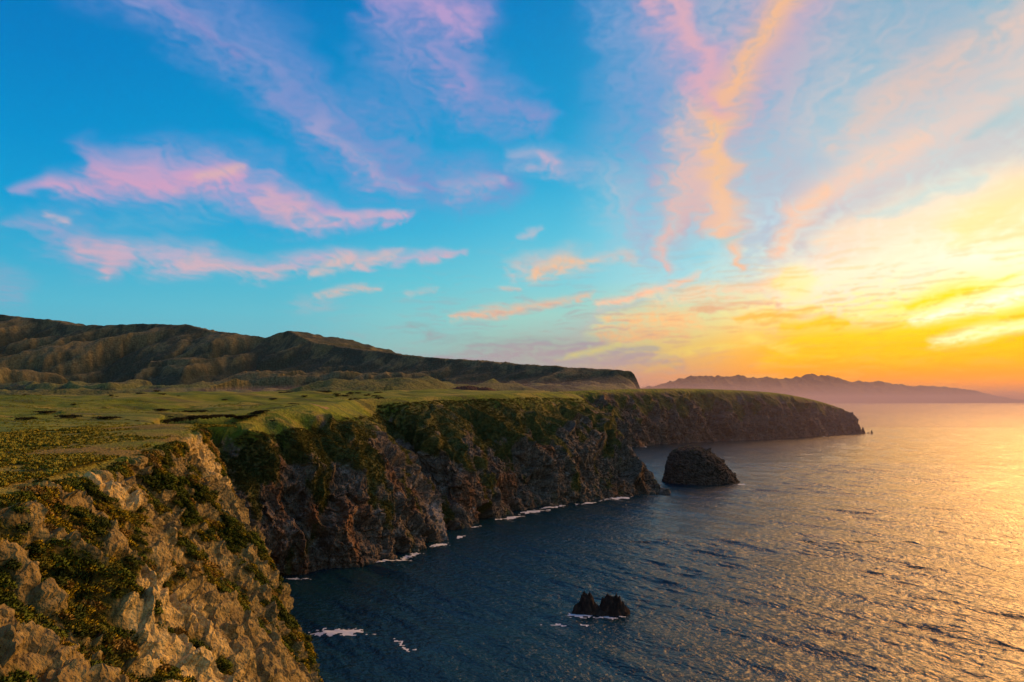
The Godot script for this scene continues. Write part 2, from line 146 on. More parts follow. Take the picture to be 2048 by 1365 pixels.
const BUSHES := [Vector3(-177.3, -250.0, 5.5), Vector3(-144.3, -245.0, 8.6), Vector3(-154.5, -240.0, 7.0), Vector3(-223.6, -330.0, 9.2), Vector3(-169.2, -360.0, 6.3), Vector3(-165.7, -365.0, 6.4), Vector3(-183.6, -360.0, 6.9), Vector3(-260.8, -480.0, 7.0), Vector3(-254.8, -490.0, 4.3), Vector3(-229.7, -450.0, 4.0), Vector3(-130.4, -260.0, 3.8), Vector3(-348.6, -470.0, 5.5), Vector3(-184.1, -555.0, 10.6), Vector3(-164.4, -470.0, 4.1), Vector3(-142.6, -450.0, 7.3), Vector3(-136.2, -440.0, 4.5), Vector3(-137.6, -331.1, 6.1), Vector3(-134.8, -337.0, 4.3), Vector3(-132.8, -347.2, 3.0), Vector3(-140.1, -323.5, 4.5), Vector3(-146.4, -300.7, 5.4), Vector3(-133.1, -338.3, 3.0), Vector3(-137.5, -330.9, 5.8), Vector3(-143.2, -310.5, 5.4), Vector3(-141.4, -314.5, 4.8), Vector3(-142.3, -310.2, 5.8), Vector3(-132.3, -344.7, 3.2), Vector3(-144.0, -307.3, 4.4), Vector3(-147.3, -300.2, 3.3), Vector3(-134.8, -340.9, 4.4), Vector3(-132.1, -335.2, 2.5), Vector3(-134.8, -337.5, 5.6), Vector3(-142.0, -318.3, 2.5), Vector3(-143.7, -309.0, 5.0), Vector3(-129.8, -346.5, 4.0), Vector3(-139.1, -326.2, 5.3), Vector3(-133.7, -339.9, 6.3), Vector3(-146.6, -304.6, 5.5), Vector3(-140.7, -317.0, 3.5), Vector3(-142.4, -315.8, 2.9), Vector3(-135.3, -334.5, 2.6), Vector3(-131.3, -349.3, 3.5), Vector3(-137.3, -329.7, 4.0), Vector3(-145.9, -302.8, 4.0), Vector3(-131.4, -341.9, 6.3), Vector3(-137.1, -331.5, 4.1), Vector3(-144.4, -307.5, 3.9), Vector3(-127.1, -350.0, 4.4), Vector3(-140.1, -324.4, 3.5), Vector3(-140.4, -320.2, 6.1), Vector3(-131.7, -348.0, 3.9), Vector3(-146.0, -304.5, 5.3), Vector3(-141.5, -318.1, 4.9), Vector3(-136.6, -333.2, 5.2), Vector3(-145.5, -314.0, 4.8), Vector3(-141.1, -314.7, 4.4), Vector3(-147.6, -300.6, 4.6), Vector3(-139.5, -323.1, 5.4), Vector3(-143.6, -317.4, 5.4), Vector3(-140.6, -317.5, 4.9), Vector3(-128.3, -348.8, 4.7), Vector3(-143.2, -308.3, 4.0), Vector3(-118.0, -520.6, 5.9), Vector3(-138.5, -579.9, 4.7), Vector3(-137.3, -586.4, 2.7), Vector3(-157.6, -552.9, 5.6), Vector3(-140.6, -505.0, 4.3), Vector3(-140.7, -506.5, 2.8), Vector3(-135.0, -504.3, 4.3), Vector3(-149.5, -573.4, 5.5), Vector3(-151.6, -548.6, 3.8), Vector3(-132.3, -513.8, 6.0), Vector3(-133.7, -511.4, 4.7), Vector3(-151.1, -569.7, 7.3), Vector3(-122.8, -577.1, 4.4), Vector3(-163.9, -571.5, 5.3), Vector3(-107.1, -542.1, 6.6), Vector3(-155.1, -513.0, 4.8), Vector3(-142.6, -607.0, 4.7), Vector3(-134.5, -527.2, 3.7), Vector3(-119.5, -609.6, 5.9), Vector3(-169.2, -617.7, 5.4), Vector3(-143.6, -559.0, 3.9), Vector3(-128.7, -514.6, 5.1), Vector3(-152.1, -599.2, 2.7), Vector3(-130.0, -532.9, 6.7), Vector3(-112.4, -518.6, 6.8), Vector3(-154.8, -573.0, 4.9), Vector3(-119.2, -514.2, 5.7), Vector3(-152.0, -564.0, 4.1), Vector3(-146.7, -543.3, 5.9), Vector3(-119.9, -504.4, 3.3), Vector3(-142.7, -565.5, 2.6), Vector3(-119.7, -551.3, 5.2), Vector3(-137.0, -609.4, 4.7), Vector3(-156.3, -602.2, 3.7), Vector3(-162.0, -600.4, 6.3), Vector3(-136.3, -534.4, 6.0), Vector3(-114.6, -565.9, 5.0), Vector3(-138.0, -518.4, 4.9), Vector3(-127.7, -598.4, 6.8), Vector3(-115.5, -503.1, 5.4), Vector3(-98.7, -505.9, 6.0), Vector3(-160.8, -577.5, 7.4), Vector3(-136.9, -610.2, 3.5), Vector3(-129.4, -549.7, 3.2), Vector3(-219.0, -449.0, 1.9), Vector3(-257.9, -441.9, 1.7), Vector3(-137.8, -272.9, 2.1), Vector3(-238.5, -351.2, 1.8), Vector3(-166.8, -336.6, 2.6), Vector3(-261.1, -446.0, 3.0), Vector3(-202.2, -300.9, 1.8), Vector3(-119.6, -320.2, 2.0), Vector3(-201.6, -321.0, 1.5), Vector3(-143.9, -329.7, 1.4), Vector3(-234.5, -366.5, 2.5), Vector3(-185.2, -280.2, 1.8), Vector3(-203.6, -291.7, 1.2), Vector3(-211.8, -310.3, 1.5), Vector3(-131.1, -338.9, 1.7), Vector3(-189.7, -452.6, 3.1), Vector3(-300.3, -422.0, 3.3), Vector3(-187.5, -403.8, 1.7), Vector3(-102.0, -292.4, 2.1), Vector3(-204.7, -302.6, 1.6), Vector3(-240.6, -376.0, 2.4), Vector3(-215.8, -362.8, 1.5), Vector3(-120.0, -296.7, 2.1), Vector3(-137.6, -245.4, 1.5), Vector3(-157.3, -315.5, 2.2), Vector3(-251.4, -435.6, 1.7), Vector3(-294.1, -450.1, 3.4), Vector3(-145.5, -268.4, 1.0), Vector3(-128.7, -235.8, 1.5), Vector3(-193.0, -342.7, 1.4)]
const HEADLAND_RIM := [Vector2(-167, -330), Vector2(-145, -336), Vector2(-124, -352), Vector2(-113, -385), Vector2(-111, -420), Vector2(-109, -500), Vector2(-85, -520), Vector2(-51, -560), Vector2(-10, -590), Vector2(29, -650), Vector2(56, -690), Vector2(70, -730), Vector2(31, -790)]
# near bluff: x, height, z of the rim; outward x, z; then six pairs of distance out and drop
const BLUFF := [
	[-24, 75, 24, 1, 0, 0, 0, 3, 2, 11, 9, 21, 20, 34, 40, 46, 86],
	[-28, 75, -6, 1, 0, 0, 0, 3, 2, 11, 9, 21, 20, 34, 40, 46, 86],
	[-32, 74.2, -30, 1, -0.05, 0, 0, 3, 2, 11, 9, 21, 20, 34, 40, 46, 86],
	[-35.5, 73.7, -48, 1, -0.1, 0, 0, 3, 2, 11, 10, 21, 21, 33, 41, 44, 86],
	[-40, 73.4, -65, 1, -0.15, 0, 0, 2.55, 2, 9.8, 10.5, 19.8, 22, 29.8, 41, 38.8, 86],
	[-42.6, 74, -78, 1, -0.1, 0, 0, 1.35, 2, 6.4, 9, 15.9, 20, 22.4, 36, 29.4, 86],
	[-45, 74.6, -90, 1, -0.1, 0, 0, 1.25, 2.5, 5, 8, 11.5, 15, 14.5, 28, 20, 86],
	[-47.5, 75.3, -100, 1, -0.2, 0, 0, 1.215, 3, 4.05, 7.5, 7.4, 12, 10.9, 24, 15.4, 86],
	[-50.5, 75.7, -110, 0.95, -0.3, 0, 0, 1.21875, 3, 3.65625, 8, 5.28125, 14, 7.5, 26, 11.5, 86],
	[-57, 75.9, -119, 0.75, -0.65, 0, 0, 1.5, 3, 4, 8, 6, 14, 8, 26, 11, 86],
	[-72, 74, -135, 0.75, -0.65, 0, 0, 1.5, 3, 4, 8, 6, 14, 8, 26, 11, 86],
	[-100, 72, -175, 0.8, -0.6, 0, 0, 1.5, 3, 4, 8, 6, 14, 8, 26, 11, 86],
	[-128, 71, -240, 0.9, -0.4, 0, 0, 1.5, 3, 4, 8, 6, 14, 8, 26, 11, 86],
	[-180, 69, -356, 0.9, -0.4, 0, 0, 1.5, 3, 4, 8, 6, 14, 8, 26, 11, 86],
]

var mats := {}
var noises := {}
var t0 := 0


func noise(key: String, seed_: int, freq: float, octaves := 4, kind := FastNoiseLite.TYPE_SIMPLEX_SMOOTH, fractal := FastNoiseLite.FRACTAL_FBM) -> FastNoiseLite:
	var n := FastNoiseLite.new()
	n.noise_type = kind
	n.seed = seed_
	n.frequency = freq
	n.fractal_type = fractal if octaves > 1 else FastNoiseLite.FRACTAL_NONE
	n.fractal_octaves = octaves
	noises[key] = n
	return n


func stage(what: String) -> void:
	print(what, " ", Time.get_ticks_msec() - t0)


func _ready() -> void:
	t0 = Time.get_ticks_msec()
	# camera
	var cam := Camera3D.new()
	cam.name = "camera"
	cam.fov = 53.13
	cam.near = 0.5
	cam.far = 200000.0
	cam.position = Vector3(0, 80, 0)
	cam.rotation_degrees = Vector3(5.045, 0, 0)
	add_child(cam)
	cam.current = true
	# sky, air and exposure
	var env := Environment.new()
	env.background_mode = Environment.BG_SKY
	env.tonemap_mode = Environment.TONE_MAPPER_LINEAR
	env.tonemap_exposure = 1.3
	env.background_energy_multiplier = 0.77
	env.sdfgi_enabled = true
	env.ssao_enabled = true
	env.ssil_enabled = true
	env.volumetric_fog_enabled = true
	env.volumetric_fog_density = 0.000003
	env.volumetric_fog_albedo = Color(1.0, 0.86, 0.78)
	env.volumetric_fog_anisotropy = 0.45
	var sky := Sky.new()
	var pano := PanoramaSkyMaterial.new()
	pano.panorama = ImageTexture.create_from_image(make_sky())
	sky.sky_material = pano
	env.sky = sky
	var we := WorldEnvironment.new()
	we.name = "world_environment"
	we.environment = env
	add_child(we)
	stage("sky")
	# the low sun, just out of the frame on the right
	var sun := DirectionalLight3D.new()
	sun.name = "sun"
	sun.light_energy = 1.25
	sun.light_color = Color(1.0, 0.70, 0.36)
	sun.light_angular_distance = 42.0
	sun.shadow_enabled = true
	add_child(sun)
	var az := deg_to_rad(50.0)
	var el := deg_to_rad(26.0)
	var to_sun := Vector3(sin(az) * cos(el), sin(el), -cos(az) * cos(el))
	sun.look_at_from_position(Vector3.ZERO, -to_sun, Vector3.UP)

	make_noises()
	make_materials()
	stage("materials")
	sea()
	stage("sea")
	meadow()
	stage("meadow")
	near_bluff()
	stage("bluff")
	headland()
	stage("headland")
	far_point()
	stage("far point")
	hills()
	stage("hills")
	island()
	stage("island")
	sea_rocks()
	stage("rocks")
	plants()
	stage("plants")


# ---------------------------------------------------------------- sky
func lin(c: Array) -> Vector3:
	var k := Color8(c[0], c[1], c[2]).srgb_to_linear()
	return Vector3(k.r, k.g, k.b)


func clear_sky_column(a: float) -> Array:
	var i := 0
	while i < SKY_AZ.size() - 2 and a > SKY_AZ[i + 1]:
		i += 1
	var f: float = smoothstep(SKY_AZ[i], SKY_AZ[i + 1], a) * 0.5 + 0.5 * clampf((a - SKY_AZ[i]) / (SKY_AZ[i + 1] - SKY_AZ[i]), 0, 1)
	var out := []
	for r in SKY_EL.size():
		out.append(lin(SKY_RGB[r][SKY_COL[i]]).lerp(lin(SKY_RGB[r][SKY_COL[i + 1]]), f))
	return out


func make_sky() -> Image:
	# clouds as soft strokes on a coarse chart of the sky, 4 cells a degree
	var cw := 560
	var ch := 260
	var cr := PackedFloat32Array(); cr.resize(cw * ch)
	var cg := PackedFloat32Array(); cg.resize(cw * ch)
	var cb := PackedFloat32Array(); cb.resize(cw * ch)
	var ca := PackedFloat32Array(); ca.resize(cw * ch)
	for s in CIRRUS:
		var p: Array = s[0]
		var c := lin([s[1], s[2], s[3]])
		var cover := {}
		for k in range(0, p.size() - 3, 3):
			var a := Vector2(p[k], p[k + 1])
			var b := Vector2(p[k + 3], p[k + 4])
			var wa: float = p[k + 2]
			var wb: float = p[k + 5]
			var reach := maxf(wa, wb) * 2.0 + 0.3
			var x0 := clampi(int((minf(a.x, b.x) - reach + 70) * 4), 0, cw - 1)
			var x1 := clampi(int((maxf(a.x, b.x) + reach + 70) * 4), 0, cw - 1)
			var y0 := clampi(int((minf(a.y, b.y) - reach) * 4), 0, ch - 1)
			var y1 := clampi(int((maxf(a.y, b.y) + reach) * 4), 0, ch - 1)
			var ab := b - a
			var l2 := maxf(ab.length_squared(), 1e-6)
			for y in range(y0, y1 + 1):
				for x in range(x0, x1 + 1):
					var q := Vector2(x * 0.25 - 70.0, y * 0.25)
					var f := clampf((q - a).dot(ab) / l2, 0, 1)
					var d := (q - a - ab * f).length() / lerpf(wa, wb, f)
					if d < 2.0:
						var v := pow(1.0 - smoothstep(-0.25, 1.85, d), 1.25)
						var at := y * cw + x
						if v > cover.get(at, 0.0):
							cover[at] = v
		for at in cover:
			var v: float = cover[at] * s[4]
			var o := 1.0 - v
			cr[at] = cr[at] * o + c.x * v
			cg[at] = cg[at] * o + c.y * v
			cb[at] = cb[at] * o + c.z * v
			ca[at] = ca[at] * o + v
	var chart := Image.create_empty(cw, ch, false, Image.FORMAT_RGBAF)
	for y in ch:
		for x in cw:
			var at := y * cw + x
			chart.set_pixel(x, y, Color(cr[at], cg[at], cb[at], ca[at]))
	chart.resize(cw * 3, ch * 3, Image.INTERPOLATE_CUBIC)
	# the whole sky coarsely, then the western quarter finely
	var warp := noise("sky_warp", 11, 0.35, 3)
	var fine := noise("sky_fine", 12, 1.0, 5)
	var wisp := noise("sky_wisp", 13, 1.0, 4)
	var w := 4096
	var im := Image.create_empty(1024, 512, false, Image.FORMAT_RGBAF)
	sky_part(im, 1024, 0, 1024, 0, 262, chart)
	im.resize(w, w / 2, Image.INTERPOLATE_CUBIC)
	sky_part(im, w, w - 480, w + 480, 630, 1030, chart)
	return im


func sky_part(im: Image, w: int, x0: int, x1: int, y0: int, y1: int, chart: Image) -> void:
	var warp: FastNoiseLite = noises.sky_warp
	var fine: FastNoiseLite = noises.sky_fine
	var wisp: FastNoiseLite = noises.sky_wisp
	var cw := chart.get_width()
	var ch := chart.get_height()
	var far := Vector2(sin(deg_to_rad(15.0)), -cos(deg_to_rad(15.0)))
	var side := Vector2(-far.y, far.x)
	for x in range(x0, x1):
		var a := (x + 0.5) / w * 360.0
		if a > 180.0:
			a -= 360.0
		if a > 180.0:
			a -= 360.0
		var column := clear_sky_column(a)
		var row := SKY_EL.size() - 2
		var ar := deg_to_rad(a)
		for y in range(y0, y1):
			var e := 90.0 - (y + 0.5) / w * 360.0
			var ee := maxf(e, 0.0)
			while row > 0 and ee < SKY_EL[row]:
				row -= 1
			var c: Vector3 = column[row].lerp(column[row + 1], (ee - SKY_EL[row]) / (SKY_EL[row + 1] - SKY_EL[row]))
			# where the ray meets the sheet of ice cloud, seen along its streaks and across them
			var er := deg_to_rad(ee)
			var reach := cos(er) / (sin(er) + 0.1)
			var p := Vector2(sin(ar), -cos(ar)) * reach
			var along := p.dot(far)
			var across := p.dot(side)
			var n1 := warp.get_noise_2d(a * 0.5, ee * 0.9)
			var n2 := fine.get_noise_2d(a * 0.18 + 40.0, ee * 0.4)
			var streak := wisp.get_noise_2d(across * 5.0 + n1 * 0.5, along * 1.2)
			var fibre := fine.get_noise_2d(across * 14.0 + n1 * 1.5, along * 3.0 + n2)
			var small := fine.get_noise_2d(a * 0.7 + n1, ee * 1.6)
			var bars := fine.get_noise_2d(a * 0.22 + n1 * 0.4, ee * 2.6 - a * 0.06 + n2)
			var near := 1.0 - smoothstep(5.0, 15.0, ee)
			var low := smoothstep(0.0, 12.0, ee) * 0.75 + 0.25
			var qx := a + n1 * 1.2 + n2 * 0.8 + small * 0.18 + fibre * 0.18
			var qy := ee + (n1 * 0.7 + n2 * 0.5 + small * 0.2 + fibre * 0.2) * low
			var k := Color(0, 0, 0, 0)
			var px := (qx + 70.0) * 12.0
			var py := qy * 12.0
			var sx := int(px)
			var sy := maxi(int(py), 0)
			if sx >= 0 and sx < cw - 1 and sy < ch - 1:
				k = chart.get_pixel(sx, sy).lerp(chart.get_pixel(sx + 1, sy), px - sx).lerp(chart.get_pixel(sx, sy + 1).lerp(chart.get_pixel(sx + 1, sy + 1), px - sx), clampf(py - sy, 0, 1))
			# the same sheet goes on all round
			var out := smoothstep(45.0, 65.0, absf(a - 5.0)) + smoothstep(34.0, 48.0, ee)
			if out > 0.0:
				var more := clampf(out, 0, 1) * smoothstep(-0.3, 0.6, streak + n2 * 0.8 + 0.1) * 0.75
				var tint := Vector3(0.36, 0.33, 0.50).lerp(c * 1.15, 0.25)
				k.r = k.r * (1 - more) + tint.x * more; k.g = k.g * (1 - more) + tint.y * more; k.b = k.b * (1 - more) + tint.z * more; k.a = k.a * (1 - more) + more
			if k.a > 0.002:
				var m := clampf(1.0 + (streak * 0.6 * (1.0 - near) + fibre * 0.75 + small * 0.45 + bars * 1.3 * near) * (1.3 - 0.8 * k.a), 0.0, 1.3)
				var alpha := clampf(k.a * m, 0, 1)
				c = c * (1.0 - alpha) + Vector3(k.r, k.g, k.b) / k.a * alpha
			# thin bars of low cloud, mauve away from the sun and deep gold under it
			var bar := smoothstep(0.05, 0.55, bars + streak * 0.3) * near * smoothstep(-25.0, 8.0, a) * 0.5
			if bar > 0.0:
				c = c.lerp(Vector3(0.42, 0.34, 0.40).lerp(Vector3(1.0, 0.52, 0.05), smoothstep(5.0, 26.0, a)), bar)
			# nearer the sun the sky is brighter than the film can hold
			var glow := exp(-pow((a - 46.0) / 24.0, 2.0) - pow((ee - 5.0) / 9.0, 2.0))
			c.x += glow * 0.55 * smoothstep(0.5, 1.0, c.x)
			c.y += glow * 0.35 * smoothstep(0.5, 1.0, c.y)
			c.z += glow * 0.25 * smoothstep(0.4, 0.9, c.z)
			im.set_pixel(x % w, y, Color(c.x, c.y, c.z))


# ---------------------------------------------------------------- materials
func make_noises() -> void:
	noise("broad", 21, 0.012, 3)
	noise("patch", 22, 0.05, 3)
	noise("clump", 23, 0.25, 3)
	noise("grain", 24, 1.1, 3)
	noise("crag", 25, 0.09, 5, FastNoiseLite.TYPE_SIMPLEX_SMOOTH, FastNoiseLite.FRACTAL_RIDGED)
	noise("rough", 26, 0.5, 4)
	noise("cell", 27, 0.22, 2, FastNoiseLite.TYPE_CELLULAR)
	noise("gully", 28, 0.05, 3)
	noise("swell", 29, 0.05, 2)
	noise("chop", 30, 0.22, 3)
	noise("spur", 31, 1.0, 2)
	noise("slab", 33, 0.42, 1, FastNoiseLite.TYPE_CELLULAR).cellular_return_type = FastNoiseLite.RETURN_CELL_VALUE
	noise("chip", 34, 1.1, 1, FastNoiseLite.TYPE_CELLULAR).cellular_return_type = FastNoiseLite.RETURN_CELL_VALUE
	noise("rib", 32, 0.09, 2, FastNoiseLite.TYPE_SIMPLEX_SMOOTH, FastNoiseLite.FRACTAL_RIDGED)


func ramp_texture(seed_: int, freq: float, lo: float, hi: float, size := 1024, kind := FastNoiseLite.TYPE_SIMPLEX_SMOOTH) -> NoiseTexture2D:
	var n := FastNoiseLite.new()
	n.noise_type = kind
	n.seed = seed_
	n.frequency = freq
	n.fractal_octaves = 5
	var t := NoiseTexture2D.new()
	t.width = size
	t.height = size
	t.seamless = true
	t.noise = n
	var g := Gradient.new()
	g.set_color(0, Color(lo, lo, lo))
	g.set_color(1, Color(hi, hi, hi))
	t.color_ramp = g
	return t


func make_materials() -> void:
	var grain := ramp_texture(41, 0.012, 0.55, 1.0)
	var relief := ramp_texture(42, 0.018, 0.0, 1.0)
	for d in [["rock", 7.0, 30.0, 0.9], ["cliff", 26.0, 50.0, 0.92], ["turf", 9.0, 12.0, 0.95], ["hill", 160.0, 300.0, 0.97]]:
		var m := StandardMaterial3D.new()
		m.resource_name = d[0]
		m.vertex_color_use_as_albedo = true
		m.albedo_texture = grain
		m.uv1_triplanar = true
		m.uv1_world_triplanar = true
		m.uv1_scale = Vector3.ONE / float(d[1])
		m.heightmap_enabled = true
		m.heightmap_texture = relief
		m.heightmap_scale = d[2]
		m.roughness = d[3]
		m.metallic_specular = 0.25
		mats[d[0]] = m
	var far := StandardMaterial3D.new()
	far.vertex_color_use_as_albedo = true
	far.roughness = 1.0
	far.metallic_specular = 0.1
	mats.far = far
	# water: clear dark sea with ripples a metre or two long, drawn out across the wind
	var n := FastNoiseLite.new()
	n.seed = 51
	n.noise_type = FastNoiseLite.TYPE_SIMPLEX_SMOOTH
	n.frequency = 0.012
	n.fractal_octaves = 5
	n.fractal_gain = 0.55
	var ripple := NoiseTexture2D.new()
	ripple.width = 2048
	ripple.height = 2048
	ripple.seamless = true
	ripple.noise = n
	ripple.as_normal_map = true
	ripple.bump_strength = 14.0
	for d in [["water", 1.0], ["water_far", 1.0]]:
		var m := StandardMaterial3D.new()
		m.resource_name = d[0]
		m.albedo_color = Color(0.003, 0.020, 0.030).linear_to_srgb()
		m.roughness = 0.12
		m.metallic_specular = 0.26
		m.normal_enabled = true
		m.normal_texture = ripple
		m.normal_scale = 0.9
		mats[d[0]] = m
	var foam := StandardMaterial3D.new()
	foam.albedo_color = Color(0.42, 0.46, 0.48).linear_to_srgb()
	foam.roughness = 0.7
	mats.foam = foam
	var rust := StandardMaterial3D.new()
	rust.albedo_color = Color(0.36, 0.22, 0.13)
	rust.albedo_texture = grain
	rust.uv1_triplanar = true
	rust.uv1_world_triplanar = true
	rust.uv1_scale = Vector3.ONE / 14.0
	rust.roughness = 0.95
	mats.rust = rust
	var bark := StandardMaterial3D.new()
	bark.albedo_color = Color(0.27, 0.2, 0.14)
	bark.roughness = 0.95
	mats.bark = bark
	var leaf := StandardMaterial3D.new()
	leaf.vertex_color_use_as_albedo = true
	leaf.roughness = 0.8
	leaf.metallic_specular = 0.2
	leaf.backlight_enabled = true
	leaf.backlight = Color(0.35, 0.35, 0.2)
	mats.leaf = leaf


# ---------------------------------------------------------------- meshes
func grid_mesh(pos: PackedVector3Array, cols: int, rows: int, col: PackedColorArray, uv := PackedVector2Array(), smooth := true, keep := PackedByteArray(), flip := false) -> ArrayMesh:
	var index := PackedInt32Array()
	index.resize((cols - 1) * (rows - 1) * 6)
	var k := 0
	for r in rows - 1:
		for c in cols - 1:
			var a := r * cols + c
			if keep.size() and not (keep[a] and keep[a + 1] and keep[a + cols] and keep[a + cols + 1]):
				continue
			var b := a + 1
			var d := a + cols
			var e := d + 1
			if flip:
				index[k] = a; index[k + 1] = d; index[k + 2] = b; index[k + 3] = b; index[k + 4] = d; index[k + 5] = e
			else:
				index[k] = a; index[k + 1] = b; index[k + 2] = d; index[k + 3] = b; index[k + 4] = e; index[k + 5] = d
			k += 6
	index.resize(k)
	var arr := []
	arr.resize(Mesh.ARRAY_MAX)
	arr[Mesh.ARRAY_VERTEX] = pos
	if col.size():
		arr[Mesh.ARRAY_COLOR] = col
	arr[Mesh.ARRAY_INDEX] = index
	if uv.size():
		arr[Mesh.ARRAY_TEX_UV] = uv
	if smooth:
		arr[Mesh.ARRAY_NORMAL] = grid_normals(pos, cols, rows, flip)
	var m := ArrayMesh.new()
	m.add_surface_from_arrays(Mesh.PRIMITIVE_TRIANGLES, arr)
	return m


func grid_normals(pos: PackedVector3Array, cols: int, rows: int, flip: bool) -> PackedVector3Array:
	var out := PackedVector3Array()
	out.resize(pos.size())
	var s := -1.0 if flip else 1.0
	for r in rows:
		var up := (r - 1 if r > 0 else r) * cols
		var down := (r + 1 if r < rows - 1 else r) * cols
		for c in cols:
			var l := c - 1 if c > 0 else c
			var q := c + 1 if c < cols - 1 else c
			out[r * cols + c] = (pos[down + c] - pos[up + c]).cross(pos[r * cols + q] - pos[r * cols + l]).normalized() * s
	return out


func put(called: String, m: Mesh, mat: Material, kind := "", parent: Node = self) -> MeshInstance3D:
	var o := MeshInstance3D.new()
	o.name = called
	o.mesh = m
	o.material_override = mat
	parent.add_child(o, true)
	if kind:
		o.set_meta("kind", kind)
	return o


func tag(o: Node, label: String, category := "", group := "") -> Node:
	o.set_meta("label", label)
	if category:
		o.set_meta("category", category)
	if group:
		o.set_meta("group", group)
	return o


func spline(a: Vector3, b: Vector3, c: Vector3, d: Vector3, t: float) -> Vector3:
	return 0.5 * (2.0 * b + (c - a) * t + (2.0 * a - 5.0 * b + 4.0 * c - d) * t * t + (3.0 * b - a - 3.0 * c + d) * t * t * t)


func net(sections: Array, steps: Array, rows: Array) -> Dictionary:
	# a smooth sheet through the sections: steps[i] columns from section i to the next, rows[j] from key j to the next
	var keys: int = rows.size() + 1
	var cols := []
	for i in sections.size() - 1:
		for k in steps[i] + (1 if i == sections.size() - 2 else 0):
			var t: float = float(k) / steps[i]
			var line := PackedVector3Array()
			for j in keys:
				line.append(spline(sections[maxi(i - 1, 0)][j], sections[i][j], sections[i + 1][j], sections[mini(i + 2, sections.size() - 1)][j], t))
			cols.append(line)
	var n_rows := 1
	for r in rows:
		n_rows += r
	var pos := PackedVector3Array()
	var down := PackedFloat32Array()
	pos.resize(cols.size() * n_rows)
	down.resize(n_rows)
	var r := 0
	for j in keys - 1:
		for k in rows[j] + (1 if j == keys - 2 else 0):
			var t: float = float(k) / rows[j]
			down[r] = j + t
			for c in cols.size():
				var l: PackedVector3Array = cols[c]
				pos[r * cols.size() + c] = spline(l[maxi(j - 1, 0)], l[j], l[j + 1], l[mini(j + 2, keys - 1)], t)
			r += 1
	return {"pos": pos, "cols": cols.size(), "rows": n_rows, "down": down}


func points(flat: Array) -> Array:
	var out := []
	for s in flat:
		var l := []
		for k in range(0, s.size(), 3):
			l.append(Vector3(s[k], s[k + 1], s[k + 2]))
		out.append(l)
	return out


# ---------------------------------------------------------------- water
func foam_at(p: Vector2) -> float:
	# broken white water: [centre, along, half length, half width]
	var f := 0.0
	for s in FOAM:
		var d: Vector2 = p - s[0]
		if absf(d.x) > s[2] or absf(d.y) > s[2]:
			continue
		var along: float = d.dot(s[1])
		var across: float = d.dot(Vector2(-s[1].y, s[1].x))
		f = maxf(f, 1.0 - sqrt(pow(along / s[2], 2.0) + pow(across / s[3], 2.0)))
	return f


var FOAM := []


